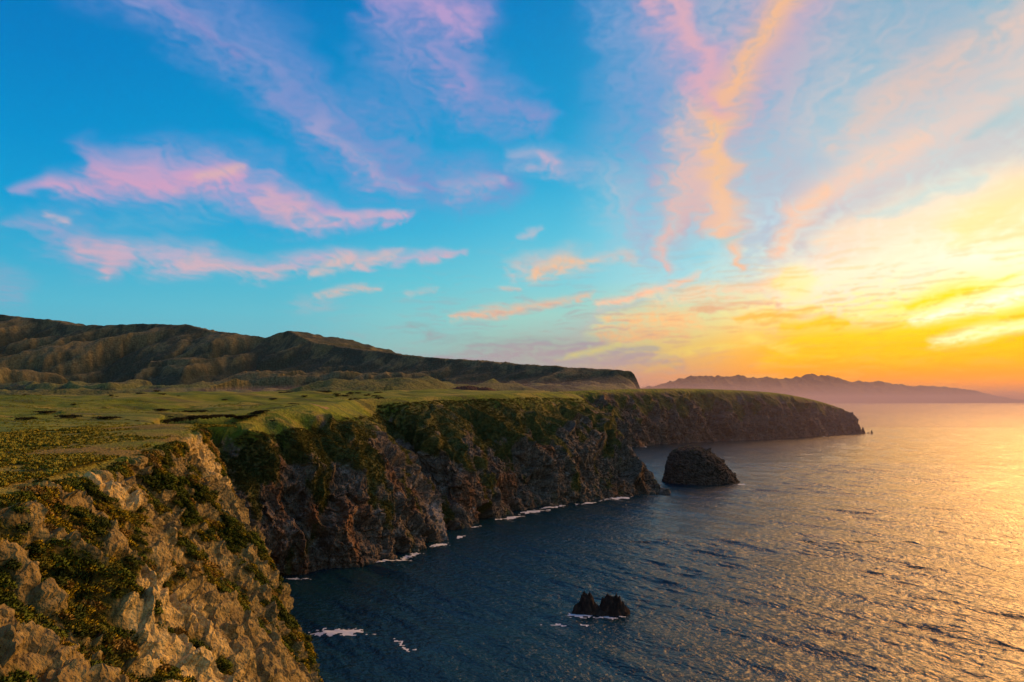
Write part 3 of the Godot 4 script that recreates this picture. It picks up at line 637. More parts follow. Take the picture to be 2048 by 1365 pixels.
func sea() -> void:
	var swell: FastNoiseLite = noises.swell
	var chop: FastNoiseLite = noises.chop
	var grain: FastNoiseLite = noises.grain
	var broad: FastNoiseLite = noises.broad
	for f in [[-59, -243, 1, 0.1, 13, 3], [-70, -225, 1, 0.35, 11, 1.2], [-36, -232, 0.6, 1, 10, 1.2], [-98, -318, 1, 0.0, 9, 1.5],
			[-62, -350, 0.8, -0.5, 16, 2.2], [-52, -364, 0.6, -0.8, 10, 2.5], [-40, -388, 0.6, -0.8, 9, 3.0], [-31, -409, 0.6, -0.8, 9, 2.5], [-22, -446, 0.5, -0.85, 9, 2.0],
			[-2, -480, 0.7, -0.7, 18, 4], [16, -505, 0.8, -0.6, 20, 5], [34, -527, 0.8, -0.5, 18, 4], [60, -545, 0.8, -0.5, 16, 4], [72, -560, 0.8, -0.5, 10, 2], [92, -576, 0.9, -0.3, 20, 5], [80, -568, 1, -0.1, 12, 2],
			[24, -262, 1, 0.1, 8, 2.0], [35, -261, 1, -0.1, 10, 1.4], [41, -266, 0.7, -0.7, 6, 1.2], [26, -268, 0.5, 0.9, 6, 1.2], [20, -252, 1, 0.2, 12, 0.8],
			[190, -668, 1, 0.05, 12, 1.5], [218, -668, 1, 0.0, 14, 1.6], [236, -1215, 1, -0.3, 26, 4], [330, -1290, 0.9, -0.5, 30, 3], [560, -1462, 0.9, -0.5, 40, 4], [700, -1565, 0.9, -0.5, 40, 4]]:
		FOAM.append([Vector2(f[0], f[1]), Vector2(f[2], f[3]).normalized(), f[4] * 1.15, f[5] * 1.5])
	var foams := []
	var wind := Vector2(0.74, -0.67)
	var crest := Vector2(0.67, 0.74)
	# nested sheets: cell size, x from, x to, z from, z to
	var sheets := [[0.62, -110.0, 230.0, -400.0, -145.0], [1.6, -160.0, 560.0, -900.0, -400.0], [2.2, 230.0, 420.0, -400.0, -145.0], [6.0, -200.0, 1500.0, -2100.0, -900.0], [5.0, 560.0, 900.0, -900.0, -400.0], [12.0, 420.0, 660.0, -400.0, -145.0], [8.0, -160.0, -110.0, -400.0, -145.0]]
	var o := Node3D.new()
	o.name = "sea"
	o.set_meta("kind", "structure")
	add_child(o)
	for s in sheets:
		var cell: float = s[0]
		var cols := int((s[2] - s[1]) / cell) + 2
		var rows := int((s[4] - s[3]) / cell) + 2
		var cx: float = (s[2] - s[1]) / (cols - 1)
		var cz: float = (s[4] - s[3]) / (rows - 1)
		var pos := PackedVector3Array(); pos.resize(cols * rows)
		var uv := PackedVector2Array(); uv.resize(cols * rows)
		var white := PackedByteArray(); white.resize(cols * rows)
		var any := false
		for r in rows:
			var z: float = s[3] + r * cz
			for c in cols:
				var x: float = s[1] + c * cx
				var u := x * wind.x + z * wind.y
				var v := x * crest.x + z * crest.y
				var gust := 0.45 + 1.1 * smoothstep(-0.4, 0.5, broad.get_noise_2d(x * 0.8, z * 0.5) + swell.get_noise_2d(x * 0.2, z * 0.12) * 0.5)
				var y := swell.get_noise_2d(u, v * 0.22) * 1.0
				y += swell.get_noise_2d(u * 2.3 + 300.0, v * 0.6) * 0.42 * gust
				if cell < 2.0:
					y += chop.get_noise_2d(u, v * 0.45) * 0.17 * gust
				if r == 0 or c == 0 or r == rows - 1 or c == cols - 1:
					y = -0.02
				pos[r * cols + c] = Vector3(x, y, z)
				uv[r * cols + c] = Vector2(u, v * 0.5) / 64.0
				var f := foam_at(Vector2(x, z) + Vector2(chop.get_noise_2d(x, z), chop.get_noise_2d(z, x)) * 2.5)
				if f > 0.0:
					f = smoothstep(0.15, 0.75, f + 0.08 + chop.get_noise_2d(x * 1.6, z * 3.0) * 0.6 + grain.get_noise_2d(x, z) * 0.35)
					if f > 0.22:
						white[r * cols + c] = 1
						any = true
		put("water", grid_mesh(pos, cols, rows, PackedColorArray(), uv, true, PackedByteArray(), true), mats.water, "", o)
		if any:
			for i in pos.size():
				pos[i].y += 0.05
			foams.append(grid_mesh(pos, cols, rows, PackedColorArray(), uv, true, white, true))
	for k in foams.size():
		var f := put("sea_foam" if k == 0 else "sea_foam_%03d" % k, foams[k], mats.foam, "stuff")
		tag(f, ["white sea foam on the cove's water and round the two-peaked rock", "white surf along the foot of the headland cliffs", "white foam on the open water"][mini(k, 2)] if k < 3 else "thin white surf at the foot of the far headland", "foam")
	# the open channel beyond, out to the horizon, and the water behind the camera
	var far := 70000.0
	var st := SurfaceTool.new()
	st.begin(Mesh.PRIMITIVE_TRIANGLES)
	for q in [[-far, -far, far, -2100.0], [1500.0, -2100.0, far, -900.0], [-far, -2100.0, -200.0, -900.0], [900.0, -900.0, far, -400.0], [660.0, -400.0, far, -145.0], [-far, -900.0, -160.0, -145.0], [-far, -145.0, far, 4000.0]]:
		var a := [Vector3(q[0], -0.02, q[1]), Vector3(q[2], -0.02, q[1]), Vector3(q[2], -0.02, q[3]), Vector3(q[0], -0.02, q[3])]
		for k in [0, 1, 2, 0, 2, 3]:
			var p: Vector3 = a[k]
			st.set_normal(Vector3.UP)
			st.set_uv(Vector2(p.x * wind.x + p.z * wind.y, (p.x * crest.x + p.z * crest.y) * 0.5) / 64.0)
			st.add_vertex(p)
	put("water", st.commit(), mats.water_far, "", o)


# ---------------------------------------------------------------- land
func ground_height(x: float, z: float) -> float:
	var sum := 0.0
	var weight := 0.0
	for g in GROUND:
		var dx: float = g.x - x
		var dz: float = g.z - z
		var w := 1.0 / pow(dx * dx + dz * dz + 300.0, 1.7)
		sum += g.y * w
		weight += w
	return sum / weight + noises.patch.get_noise_2d(x, z) * 0.5 + noises.broad.get_noise_2d(x * 1.2, z * 2.0) * 3.0 * smoothstep(-125.0, -190.0, z) * smoothstep(0.0, 60.0, -x - 0.16 * z - 150.0)


func turf_color(x: float, z: float) -> Color:
	var b: float = noises.broad.get_noise_2d(x, z)
	var p: float = noises.patch.get_noise_2d(x * 0.6, z * 1.6)
	var c: float = noises.clump.get_noise_2d(x, z)
	var w: float = noises.patch.get_noise_2d(x * 0.35 + 200.0, z * 0.9)
	var k := Color(0.24, 0.28, 0.02).lerp(Color(0.40, 0.34, 0.05), smoothstep(-0.1, 0.5, b + p * 0.6))
	k = k.lerp(Color(0.13, 0.19, 0.016), smoothstep(0.0, 0.45, p - b * 0.5 + c * 0.4))
	k = k.lerp(Color(0.08, 0.095, 0.022), smoothstep(0.22, 0.5, w + c * 0.3) * 0.7)
	return k * (1.0 + c * 0.25)


func meadow() -> void:
	rim = PackedVector2Array()
	for s in BLUFF.slice(0, 13):
		rim.append(Vector2(s[0], s[2]) - Vector2(s[3], s[4]).normalized() * (8.0 if s[2] > -118.0 else 2.0))
	for i in HEADLAND_RIM.size():
		var p: Vector2 = HEADLAND_RIM[i]
		rim.append(p + Vector2(-6.0, -8.0))
	rim.append_array([Vector2(-20, -900), Vector2(10, -1150), Vector2(-1100, -1150), Vector2(-1100, 60), Vector2(-24, 60)])
	var o := Node3D.new()
	o.name = "meadow"
	o.set_meta("kind", "structure")
	add_child(o)
	for s in [[1.0, -260.0, 0.0, -420.0, 40.0], [3.0, -560.0, 90.0, -1150.0, -414.0], [3.5, -700.0, -254.0, -420.0, 40.0]]:
		var cell: float = s[0]
		var cols := int((s[2] - s[1]) / cell) + 1
		var rows := int((s[4] - s[3]) / cell) + 1
		var pos := PackedVector3Array(); pos.resize(cols * rows)
		var col := PackedColorArray(); col.resize(cols * rows)
		var keep := PackedByteArray(); keep.resize(cols * rows)
		for r in rows:
			var z: float = s[3] + r * cell
			for c in cols:
				var x: float = s[1] + c * cell
				var i := r * cols + c
				keep[i] = int(Geometry2D.is_point_in_polygon(Vector2(x, z), rim))
				if keep[i]:
					pos[i] = Vector3(x, ground_height(x, z) + noises.clump.get_noise_2d(x * 2.0, z * 2.0) * 0.12, z)
					col[i] = turf_color(x, z)
				else:
					pos[i] = Vector3(x, 40, z)
		put("turf", grid_mesh(pos, cols, rows, col, PackedVector2Array(), true, keep, true), mats.turf, "", o)


var rim: PackedVector2Array
var bluff_spots := []
var head_spots := []


func near_bluff() -> void:
	var sections := []
	for s in BLUFF:
		var rim := Vector3(s[0], s[1], s[2])
		var out := Vector3(s[3], 0, s[4]).normalized()
		var l := [rim - out * 40.0 + Vector3(0, -1.6, 0), rim - out * 14.0]
		l[0].y = ground_height(l[0].x, l[0].z) - 0.8
		l[1].y = ground_height(l[1].x, l[1].z) + 0.2
		if s[2] < -125.0:
			rim.y = ground_height(rim.x, rim.z) - 0.2
		for k in range(5, 17, 2):
			l.append(rim + out * s[k] - Vector3(0, s[k + 1], 0))
		sections.append(l)
	var n := net(sections, [60, 90, 110, 110, 90, 80, 70, 60, 40, 12, 14, 16, 16], [34, 40, 24, 76, 96, 90, 40])
	var pos: PackedVector3Array = n.pos
	var cols: int = n.cols
	var rows: int = n.rows
	var normal := grid_normals(pos, cols, rows, false)
	var col := PackedColorArray(); col.resize(pos.size())
	var slab: FastNoiseLite = noises.slab
	var chip: FastNoiseLite = noises.chip
	var rib: FastNoiseLite = noises.rib
	var crag: FastNoiseLite = noises.crag
	var rough: FastNoiseLite = noises.rough
	var patch: FastNoiseLite = noises.patch
	var clump: FastNoiseLite = noises.clump
	var grain: FastNoiseLite = noises.grain
	var cell: FastNoiseLite = noises.cell
	for r in rows:
		var d: float = n.down[r]
		var face := smoothstep(1.7, 2.5, d)
		for c in cols:
			var i := r * cols + c
			var p := pos[i]
			# fall line runs out from the rim: stretch along it
			var q := Vector3(p.x * 0.35, p.y * 0.35, p.z + (74.0 - p.y) * 0.25)
			var gully := rib.get_noise_3d(q.x * 0.6, q.y * 0.6, q.z * 0.85)
			var block := cell.get_noise_3d(p.x, p.y * 1.6, p.z)
			var rg := rough.get_noise_3d(p.x, p.y, p.z)
			var fine := grain.get_noise_3d(p.x, p.y, p.z)
			var run := patch.get_noise_3d(q.x * 2.0, q.y * 2.0, q.z * 3.2)
			var tuft := clump.get_noise_3d(p.x, p.y, p.z)
			var veg := run * 0.9 + tuft * 0.55 - gully * 0.2 + 0.10 + 0.25 * (1.0 - smoothstep(2.1, 3.2, d))
			var pale := clump.get_noise_3d(p.x * 0.5, p.y * 0.5, p.z * 0.5) * 0.5 + patch.get_noise_3d(p.x * 1.3 + 90.0, p.y * 1.3, p.z * 1.3) * 0.8
			var band := absf(p.z + 57.7 - (p.x + 31.4) * 0.8)
			pale += 0.85 * (1.0 - smoothstep(3.0, 10.0, band + tuft * 4.0)) * smoothstep(3.2, 3.9, d + tuft * 0.4)
			pale += 0.9 * (1.0 - smoothstep(3.0, 8.0, p.distance_to(Vector3(-47, 70, -101)) + tuft * 3.0))
			pale += 0.7 * (1.0 - smoothstep(2.0, 6.0, p.distance_to(Vector3(-37, 72, -62)) + tuft * 2.0))
			veg -= smoothstep(0.35, 0.8, pale) * 0.5
			veg = smoothstep(-0.06, 0.12, veg) * face
			var rocky := face * (1.0 - veg * 0.8)
			var ledge := fposmod(p.y * 0.38 + clump.get_noise_3d(p.x * 0.35, p.y * 0.15, p.z * 0.35) * 1.6, 1.0)
			var jag := crag.get_noise_3d(p.x * 3.0, p.y * 3.6, p.z * 3.0)
			var lift := (gully - 0.1) * 2.2 * smoothstep(2.0, 3.4, d) + (slab.get_noise_3d(p.x + rg, p.y * 1.5, p.z + rg) * 0.42 + chip.get_noise_3d(p.x, p.y * 1.4, p.z) * 0.16) * rocky + rg * 0.3 * rocky + jag * 0.3 * rocky + fine * 0.12 * (0.2 + rocky) + (ledge - 0.5) * 0.7 * rocky - veg * 0.15
			lift += (1.0 - face) * (rg * 0.05 + fine * 0.03)
			pos[i] = p + normal[i] * lift
			# what it is made of
			var k: Color
			k = Color(0.29, 0.215, 0.075).lerp(Color(0.46, 0.345, 0.11), smoothstep(-0.3, 0.4, rg))
			k = k.lerp(Color(0.76, 0.57, 0.20), smoothstep(0.30, 0.75, pale + fine * 0.2))
			k = k.lerp(Color(0.14, 0.11, 0.065), smoothstep(0.15, 0.5, rg - pale * 0.5 + block * 0.2) * 0.6)
			k = k * (1.0 + fine * 0.3)
			var green := Color(0.06, 0.075, 0.012).lerp(Color(0.20, 0.14, 0.02), smoothstep(-0.1, 0.4, clump.get_noise_3d(p.x * 1.7, p.y * 1.7, p.z * 1.7)))
			k = k.lerp(green, veg * 0.9)
			var turf := turf_color(p.x, p.z).lerp(Color(0.38, 0.27, 0.05), smoothstep(-0.1, 0.5, patch.get_noise_2d(p.x * 1.2, p.z * 1.2) + 0.15) * (1.0 - smoothstep(14.0, 40.0, absf(p.x + 50.0))))
			k = turf.lerp(k, smoothstep(2.0, 2.5, d + rg * 0.3 - 1.3 * smoothstep(-114.0, -122.0, p.z)))
			col[i] = k
			if veg > 0.6 and r % 3 == 0 and c % 3 == 0 and d > 2.0 and d < 6.3:
				bluff_spots.append([pos[i], normal[i], gully])
	var m := grid_mesh(pos, cols, rows, col, PackedVector2Array(), false)
	var o := put("sea_bluff", m, mats.rock, "structure")


func headland() -> void:
	var sections := points(HEADLAND)
	for i in sections.size():
		sections[i][0].y = ground_height(sections[i][0].x, sections[i][0].z) - 0.8
		sections[i][1].y = ground_height(sections[i][1].x, sections[i][1].z) + 0.25
		if i < 3:
			sections[i][2].y = ground_height(sections[i][2].x, sections[i][2].z) - 0.3
	var n := net(sections, [20, 50, 90, 120, 130, 130, 110, 110, 110, 110, 90, 40, 20], [10, 24, 60, 80, 70, 50, 6])
	cliff_sheet("headland", n, mats.cliff, 1.0)


func far_point() -> void:
	var n := net(points(FAR_POINT), [40, 60, 70, 80, 90, 70, 60, 50, 20, 10], [6, 14, 30, 36, 36, 24, 4])
	cliff_sheet("far_point", n, mats.hill, 1.6)


func cliff_sheet(called: String, n: Dictionary, mat: Material, size: float) -> void:
	var pos: PackedVector3Array = n.pos
	var cols: int = n.cols
	var rows: int = n.rows
	var normal := grid_normals(pos, cols, rows, false)
	var col := PackedColorArray(); col.resize(pos.size())
	var slab: FastNoiseLite = noises.slab
	var chip: FastNoiseLite = noises.chip
	var crag: FastNoiseLite = noises.crag
	var rib: FastNoiseLite = noises.rib
	var rough: FastNoiseLite = noises.rough
	var patch: FastNoiseLite = noises.patch
	var clump: FastNoiseLite = noises.clump
	var grain: FastNoiseLite = noises.grain
	var caves := [[Vector3(-38, 2, -424), 11.0, 28.0], [Vector3(-47, 1, -390), 6.0, 18.0], [Vector3(-60, 2, -366), 5.0, 6.0], [Vector3(-90, 26, -340), 7.0, 4.0], [Vector3(-108, 28, -335), 8.0, 4.0], [Vector3(-17, 1, -469), 9.0, 16.0], [Vector3(5, 2, -505), 5.0, 5.0], [Vector3(110, 5, -600), 6.0, 5.0]]
	for r in rows:
		var d: float = n.down[r]
		for c in cols:
			var i := r * cols + c
			var p := pos[i]
			var face := smoothstep(2.0, 3.2, d)
			var cut := smoothstep(2.6, 3.8, d)
			var q := p / size
			var warp := patch.get_noise_3d(q.x * 0.5, q.y * 0.5, q.z * 0.5)
			var gully := rib.get_noise_3d(q.x * 0.22 + warp * 5.0, q.y * 0.05, q.z * 0.22)
			var flute := crag.get_noise_3d(q.x * 1.1, q.y * 0.25, q.z * 1.1 + 50.0)
			var rg := rough.get_noise_3d(q.x * 0.45, q.y * 0.45, q.z * 0.45)
			var fine := grain.get_noise_3d(q.x * 0.7, q.y * 0.7, q.z * 0.7)
			var veg := patch.get_noise_3d(q.x * 0.8, q.y * 0.3, q.z * 0.8) * 0.8 + clump.get_noise_3d(q.x * 0.35, q.y * 0.2, q.z * 0.35) * 0.4 + smoothstep(28.0, 76.0, p.y + warp * 30.0) * 0.8 - 0.17 - flute * 0.12
			veg = smoothstep(-0.1, 0.22, veg - (0.4 if size > 1.0 else 0.0))
			var rocky := cut * (1.0 - veg * 0.7)
			var lift := (gully - 0.1) * 11.0 * face * (1.0 - 0.6 * smoothstep(4.6, 6.0, d)) + flute * 1.6 * rocky + (slab.get_noise_3d(q.x * 0.3 + rg, q.y * 0.4, q.z * 0.3) * 1.5 + chip.get_noise_3d(q.x * 0.35, q.y * 0.5, q.z * 0.35) * 0.6) * rocky + rg * 1.0 * rocky + fine * 0.35 * face
			lift *= size
			if size == 1.0:
				for h in caves:
					var to: Vector3 = p - h[0]
					to.y *= 0.8
					lift -= h[2] * (1.0 - smoothstep(h[1] * 0.75, h[1] * 1.05, to.length() + rg * 2.0))
			pos[i] = p + normal[i] * lift + Vector3(0, fine * 0.12 * (1.0 - face), 0)
			var k := Color(0.115, 0.088, 0.06).lerp(Color(0.20, 0.155, 0.105), smoothstep(-0.3, 0.4, rg + flute * 0.3))
			k = k.lerp(Color(0.22, 0.105, 0.045), smoothstep(0.1, 0.5, patch.get_noise_3d(q.x * 0.7 + 70.0, q.y * 0.25, q.z * 0.7)) * 0.8)
			k = k.lerp(Color(0.38, 0.33, 0.26), smoothstep(0.3, 0.65, clump.get_noise_3d(q.x * 0.5, q.y * 0.5 + 30.0, q.z * 0.5) + fine * 0.3) * 0.7)
			k = k.lerp(Color(0.45, 0.41, 0.35), (1.0 - smoothstep(5.0, 14.0, p.distance_to(Vector3(-44, 10, -408)) + rg * 8.0)) * 0.7)
			if size > 1.0:
				k = k.lerp(Color(0.19, 0.125, 0.08), 0.55)
			k = k * (1.0 + fine * 0.35)
			var green := Color(0.085, 0.10, 0.022).lerp(Color(0.17, 0.145, 0.03), smoothstep(-0.2, 0.4, clump.get_noise_3d(q.x * 0.6, q.y * 0.6, q.z * 0.6)))
			k = k.lerp(green * (1.0 + fine * 0.4), veg * 0.9)
			var t := turf_color(p.x, p.z)
			var clumpy := clump.get_noise_2d(p.x, p.z)
			k = t.lerp(k, smoothstep(2.0, 2.7, d + rg * 0.3 + clumpy * 0.3 - 0.65 * smoothstep(-92.0, -112.0, p.x)))
			if size == 1.0:
				var trail := 1e9
				for j in TRAIL.size() - 1:
					trail = minf(trail, Geometry2D.get_closest_point_to_segment(Vector2(p.x, p.z), TRAIL[j], TRAIL[j + 1]).distance_to(Vector2(p.x, p.z)))
				k = k.lerp(Color(0.42, 0.27, 0.12), (1.0 - smoothstep(0.6, 1.6, trail + clumpy * 0.8)) * 0.85)
			col[i] = k
			if size == 1.0 and veg > 0.5 and d > (2.2 if p.x > -100.0 else 2.9) and d < 5.5 and (r + c * 7) % 5 == 0:
				head_spots.append([pos[i], normal[i]])
	put(called, grid_mesh(pos, cols, rows, col, PackedVector2Array(), false), mat, "structure")


func hills() -> void:
	var ridge := PackedVector3Array(RIDGE)
	var run := PackedFloat32Array([0.0])
	for i in ridge.size() - 1:
		run.append(run[i] + Vector2(ridge[i + 1].x - ridge[i].x, ridge[i + 1].z - ridge[i].z).length())
	var spur: FastNoiseLite = noises.spur
	var broad: FastNoiseLite = noises.broad
	var patch: FastNoiseLite = noises.patch
	var er := noise("erode", 61, 0.0035, 5, FastNoiseLite.TYPE_SIMPLEX_SMOOTH, FastNoiseLite.FRACTAL_RIDGED)
	var x0 := -3900.0
	var x1 := 700.0
	var z0 := -4500.0
	var z1 := -1080.0
	var cell := 9.0
	var cols := int((x1 - x0) / cell) + 1
	var rows := int((z1 - z0) / cell) + 1
	var pos := PackedVector3Array(); pos.resize(cols * rows)
	var col := PackedColorArray(); col.resize(cols * rows)
	var keep := PackedByteArray(); keep.resize(cols * rows)
	for r in rows:
		var z := z0 + r * cell
		for c in cols:
			var x := x0 + c * cell
			var i := r * cols + c
			if x < z * 0.85 - 200.0:
				pos[i] = Vector3(x, 0, z)
				continue
			# nearest point of the crest
			var best := 1e12
			var at := 0.0
			var top := 0.0
			var front := 1.0
			for k in ridge.size() - 1:
				var a := ridge[k]
				var abx := ridge[k + 1].x - a.x
				var abz := ridge[k + 1].z - a.z
				var f := clampf(((x - a.x) * abx + (z - a.z) * abz) / (abx * abx + abz * abz), 0.0, 1.0)
				var dx := x - a.x - abx * f
				var dz := z - a.z - abz * f
				var d2 := dx * dx + dz * dz
				if d2 < best:
					best = d2
					at = lerpf(run[k], run[k + 1], f)
					top = lerpf(a.y, ridge[k + 1].y, f)
					front = 1.0 if dz > 0.0 else -1.0
			var dist := sqrt(best)
			var width := 620.0 + top * 2.1
			var t := dist / width
			var body := pow(maxf(1.0 - t, 0.0), 1.5) if front > 0.0 else exp(-t * t * 0.8)
			var lean := at + dist * 0.75 + er.get_noise_2d(x * 0.5, z * 0.5) * 60.0
			var sn := spur.get_noise_2d(lean / 420.0, dist / 1800.0)
			var valley := 1.0 - smoothstep(0.0, 0.62, absf(sn))
			var sn2 := spur.get_noise_2d(lean / 95.0 + 70.0, dist / 500.0)
			var rill := 1.0 - clampf(absf(sn2) * 1.7, 0.0, 1.0)
			var carve := sin(PI * clampf(pow(t, 0.7), 0.0, 1.0)) * (1.0 - smoothstep(0.35, 0.85, t)) if front > 0.0 else 0.0
			var h := 66.0 + (top - 66.0) * body
			h -= (valley * 0.50 + rill * 0.07) * (top - 66.0) * carve
			var e := er.get_noise_2d(x, z)
			h += (e - 0.3) * 14.0 * smoothstep(0.03, 0.3, t) + patch.get_noise_2d(x * 0.25, z * 0.25) * 7.0 + patch.get_noise_2d(x, z) * 2.0
			# low green rises at the foot
			h += 58.0 * exp(-pow((x + 330.0) / 330.0, 2.0) - pow((z + 1560.0) / 230.0, 2.0))
			h += 45.0 * exp(-pow((x + 30.0) / 260.0, 2.0) - pow((z + 1700.0) / 260.0, 2.0))
			h += 36.0 * exp(-pow((x + 1050.0) / 270.0, 2.0) - pow((z + 1650.0) / 260.0, 2.0))
			h += 30.0 * exp(-pow((x - 220.0) / 200.0, 2.0) - pow((z + 2150.0) / 300.0, 2.0))
			# the coast on the right
			var shore := -z * 0.186 - 8.0 + patch.get_noise_2d(z, 0.0) * 6.0
			var inland := shore - x
			h = lerpf(-8.0, h, smoothstep(-70.0, 25.0, inland))
			if z > -1400.0:
				h = lerpf(h, 55.0, smoothstep(-1400.0, -1150.0, z))
			h = lerpf(h, 40.0, smoothstep(-1800.0, -1450.0, z) * smoothstep(-260.0, 20.0, x))
			pos[i] = Vector3(x, h, z)
			keep[i] = int(inland > -90.0 and (x < 40.0 or z < -1450.0))
			var scrub := patch.get_noise_2d(x * 0.16, z * 0.16) * 0.8 + patch.get_noise_2d(x * 0.6, z * 0.6) * 0.5 + (valley * 1.5 + rill * 0.7 - 0.85) * smoothstep(0.0, 0.1, t) - (e - 0.2) * 0.3
			var k := Color(0.21, 0.185, 0.09).lerp(Color(0.21, 0.24, 0.06), smoothstep(0.35, 0.75, t))
			k = k.lerp(Color(0.22, 0.18, 0.07), smoothstep(0.0, 0.5, broad.get_noise_2d(x * 0.3, z * 0.3)) * 0.6)
			k = k.lerp(Color(0.062, 0.086, 0.056), smoothstep(-0.22, 0.22, scrub) * 0.92)
			k = k.lerp(Color(0.19, 0.20, 0.04), smoothstep(0.6, 1.0, t + patch.get_noise_2d(x * 0.1, z * 0.1) * 0.3) * 0.65)
			col[i] = k
	put("hills", grid_mesh(pos, cols, rows, col, PackedVector2Array(), true, keep, true), mats.hill, "structure")


func island() -> void:
	var line := PackedVector2Array(ISLAND)
	var er := noise("erode_far", 62, 0.0012, 4, FastNoiseLite.TYPE_SIMPLEX_SMOOTH, FastNoiseLite.FRACTAL_RIDGED)
	var cols := 500
	var rows := 71
	var pos := PackedVector3Array(); pos.resize(cols * rows)
	var col := PackedColorArray(); col.resize(cols * rows)
	for c in cols:
		var x := lerpf(5200.0, 27000.0, c / (cols - 1.0))
		var k := 0
		while k < line.size() - 2 and x > line[k + 1].x:
			k += 1
		var top := lerpf(line[k].y, line[k + 1].y, clampf((x - line[k].x) / (line[k + 1].x - line[k].x), 0, 1))
		for r in rows:
			var f := r / (rows - 1.0) * 2.0 - 1.0
			var z := -36000.0 + f * 4500.0
			var h := (top + (er.get_noise_2d(x * 1.1, 0.0) - 0.3) * 110.0 * clampf(top / 800.0, 0.0, 1.0)) * pow(maxf(1.0 - absf(f), 0.0), 0.8) + (er.get_noise_2d(x * 0.5, z * 0.5) - 0.3) * 300.0 * clampf(top / 800.0, 0.0, 1.0) * smoothstep(0.0, 0.25, absf(f)) * (1.0 - absf(f))
			pos[r * cols + c] = Vector3(x, h - 12.0 * absf(f), z)
			col[r * cols + c] = Color(0.11, 0.10, 0.065)
	put("distant_island", grid_mesh(pos, cols, rows, col, PackedVector2Array(), true, PackedByteArray(), true), mats.far, "structure")


	# haze that lies on the far channel, thickest near the water
	for d in [[300.0, 0.00004, -6500.0, 50000.0], [800.0, 0.000014, -6500.0, 50000.0], [130.0, 0.00018, -820.0, 5600.0]]:
		var f := FogVolume.new()
		f.name = "sea_haze"
		f.shape = RenderingServer.FOG_VOLUME_SHAPE_BOX
		f.size = Vector3(90000, d[0], d[3])
		f.position = Vector3(20000, d[0] / 2.0 - 5.0, d[2] - d[3] / 2.0)
		if d[0] < 200.0:  # the coastal haze drifts in from the sea on the slant
			f.rotation.y = -0.6435
			f.position = Vector3(620, d[0] / 2.0 - 5.0, -900) + Vector3(0.6, 0, -0.8) * d[3] / 2.0
		var m := FogMaterial.new()
		m.albedo = Color(0.95, 0.83, 0.82)
		m.density = d[1]
		f.material = m
		f.set_meta("kind", "stuff")
		add_child(f, true)
		tag(f, {300.0: "pale warm haze lying low over the far channel", 800.0: "thin warm haze drifting before the distant island", 130.0: "faint sea haze along the coast around the far headland"}[d[0]], "haze")


# ---------------------------------------------------------------- rocks in the water
func rock_mesh(size: Vector2, cell: float, height: Callable, jag: float) -> ArrayMesh:
	var cols := int(size.x / cell) + 1
	var rows := int(size.y / cell) + 1
	var pos := PackedVector3Array(); pos.resize(cols * rows)
	var col := PackedColorArray(); col.resize(cols * rows)
	var crag: FastNoiseLite = noises.crag
	var rough: FastNoiseLite = noises.rough
	var k := 20.0 / size.x
	for r in rows:
		for c in cols:
			var x := c * cell - size.x / 2
			var z := r * cell - size.y / 2
			var wx := rough.get_noise_2d(x * k, z * k + 9.0) * jag * 0.6
			var wz := rough.get_noise_2d(x * k + 33.0, z * k) * jag * 0.6
			var h: float = height.call(x + wx, z + wz)
			var g := crag.get_noise_2d(x * k * 2.6, z * k * 2.6)
			h += (g * 0.9 + rough.get_noise_2d(x * k * 2.0, z * k * 2.0) * 0.9) * jag * clampf(h / (jag * 3.0), 0.0, 1.0)
			pos[r * cols + c] = Vector3(x, maxf(h, -3.0), z)
			var n := rough.get_noise_3d(x, h, z)
			var m := Color(0.05, 0.034, 0.026).lerp(Color(0.10, 0.07, 0.05), smoothstep(-0.3, 0.4, n))
			col[r * cols + c] = m
	return grid_mesh(pos, cols, rows, col, PackedVector2Array(), false, PackedByteArray(), true)


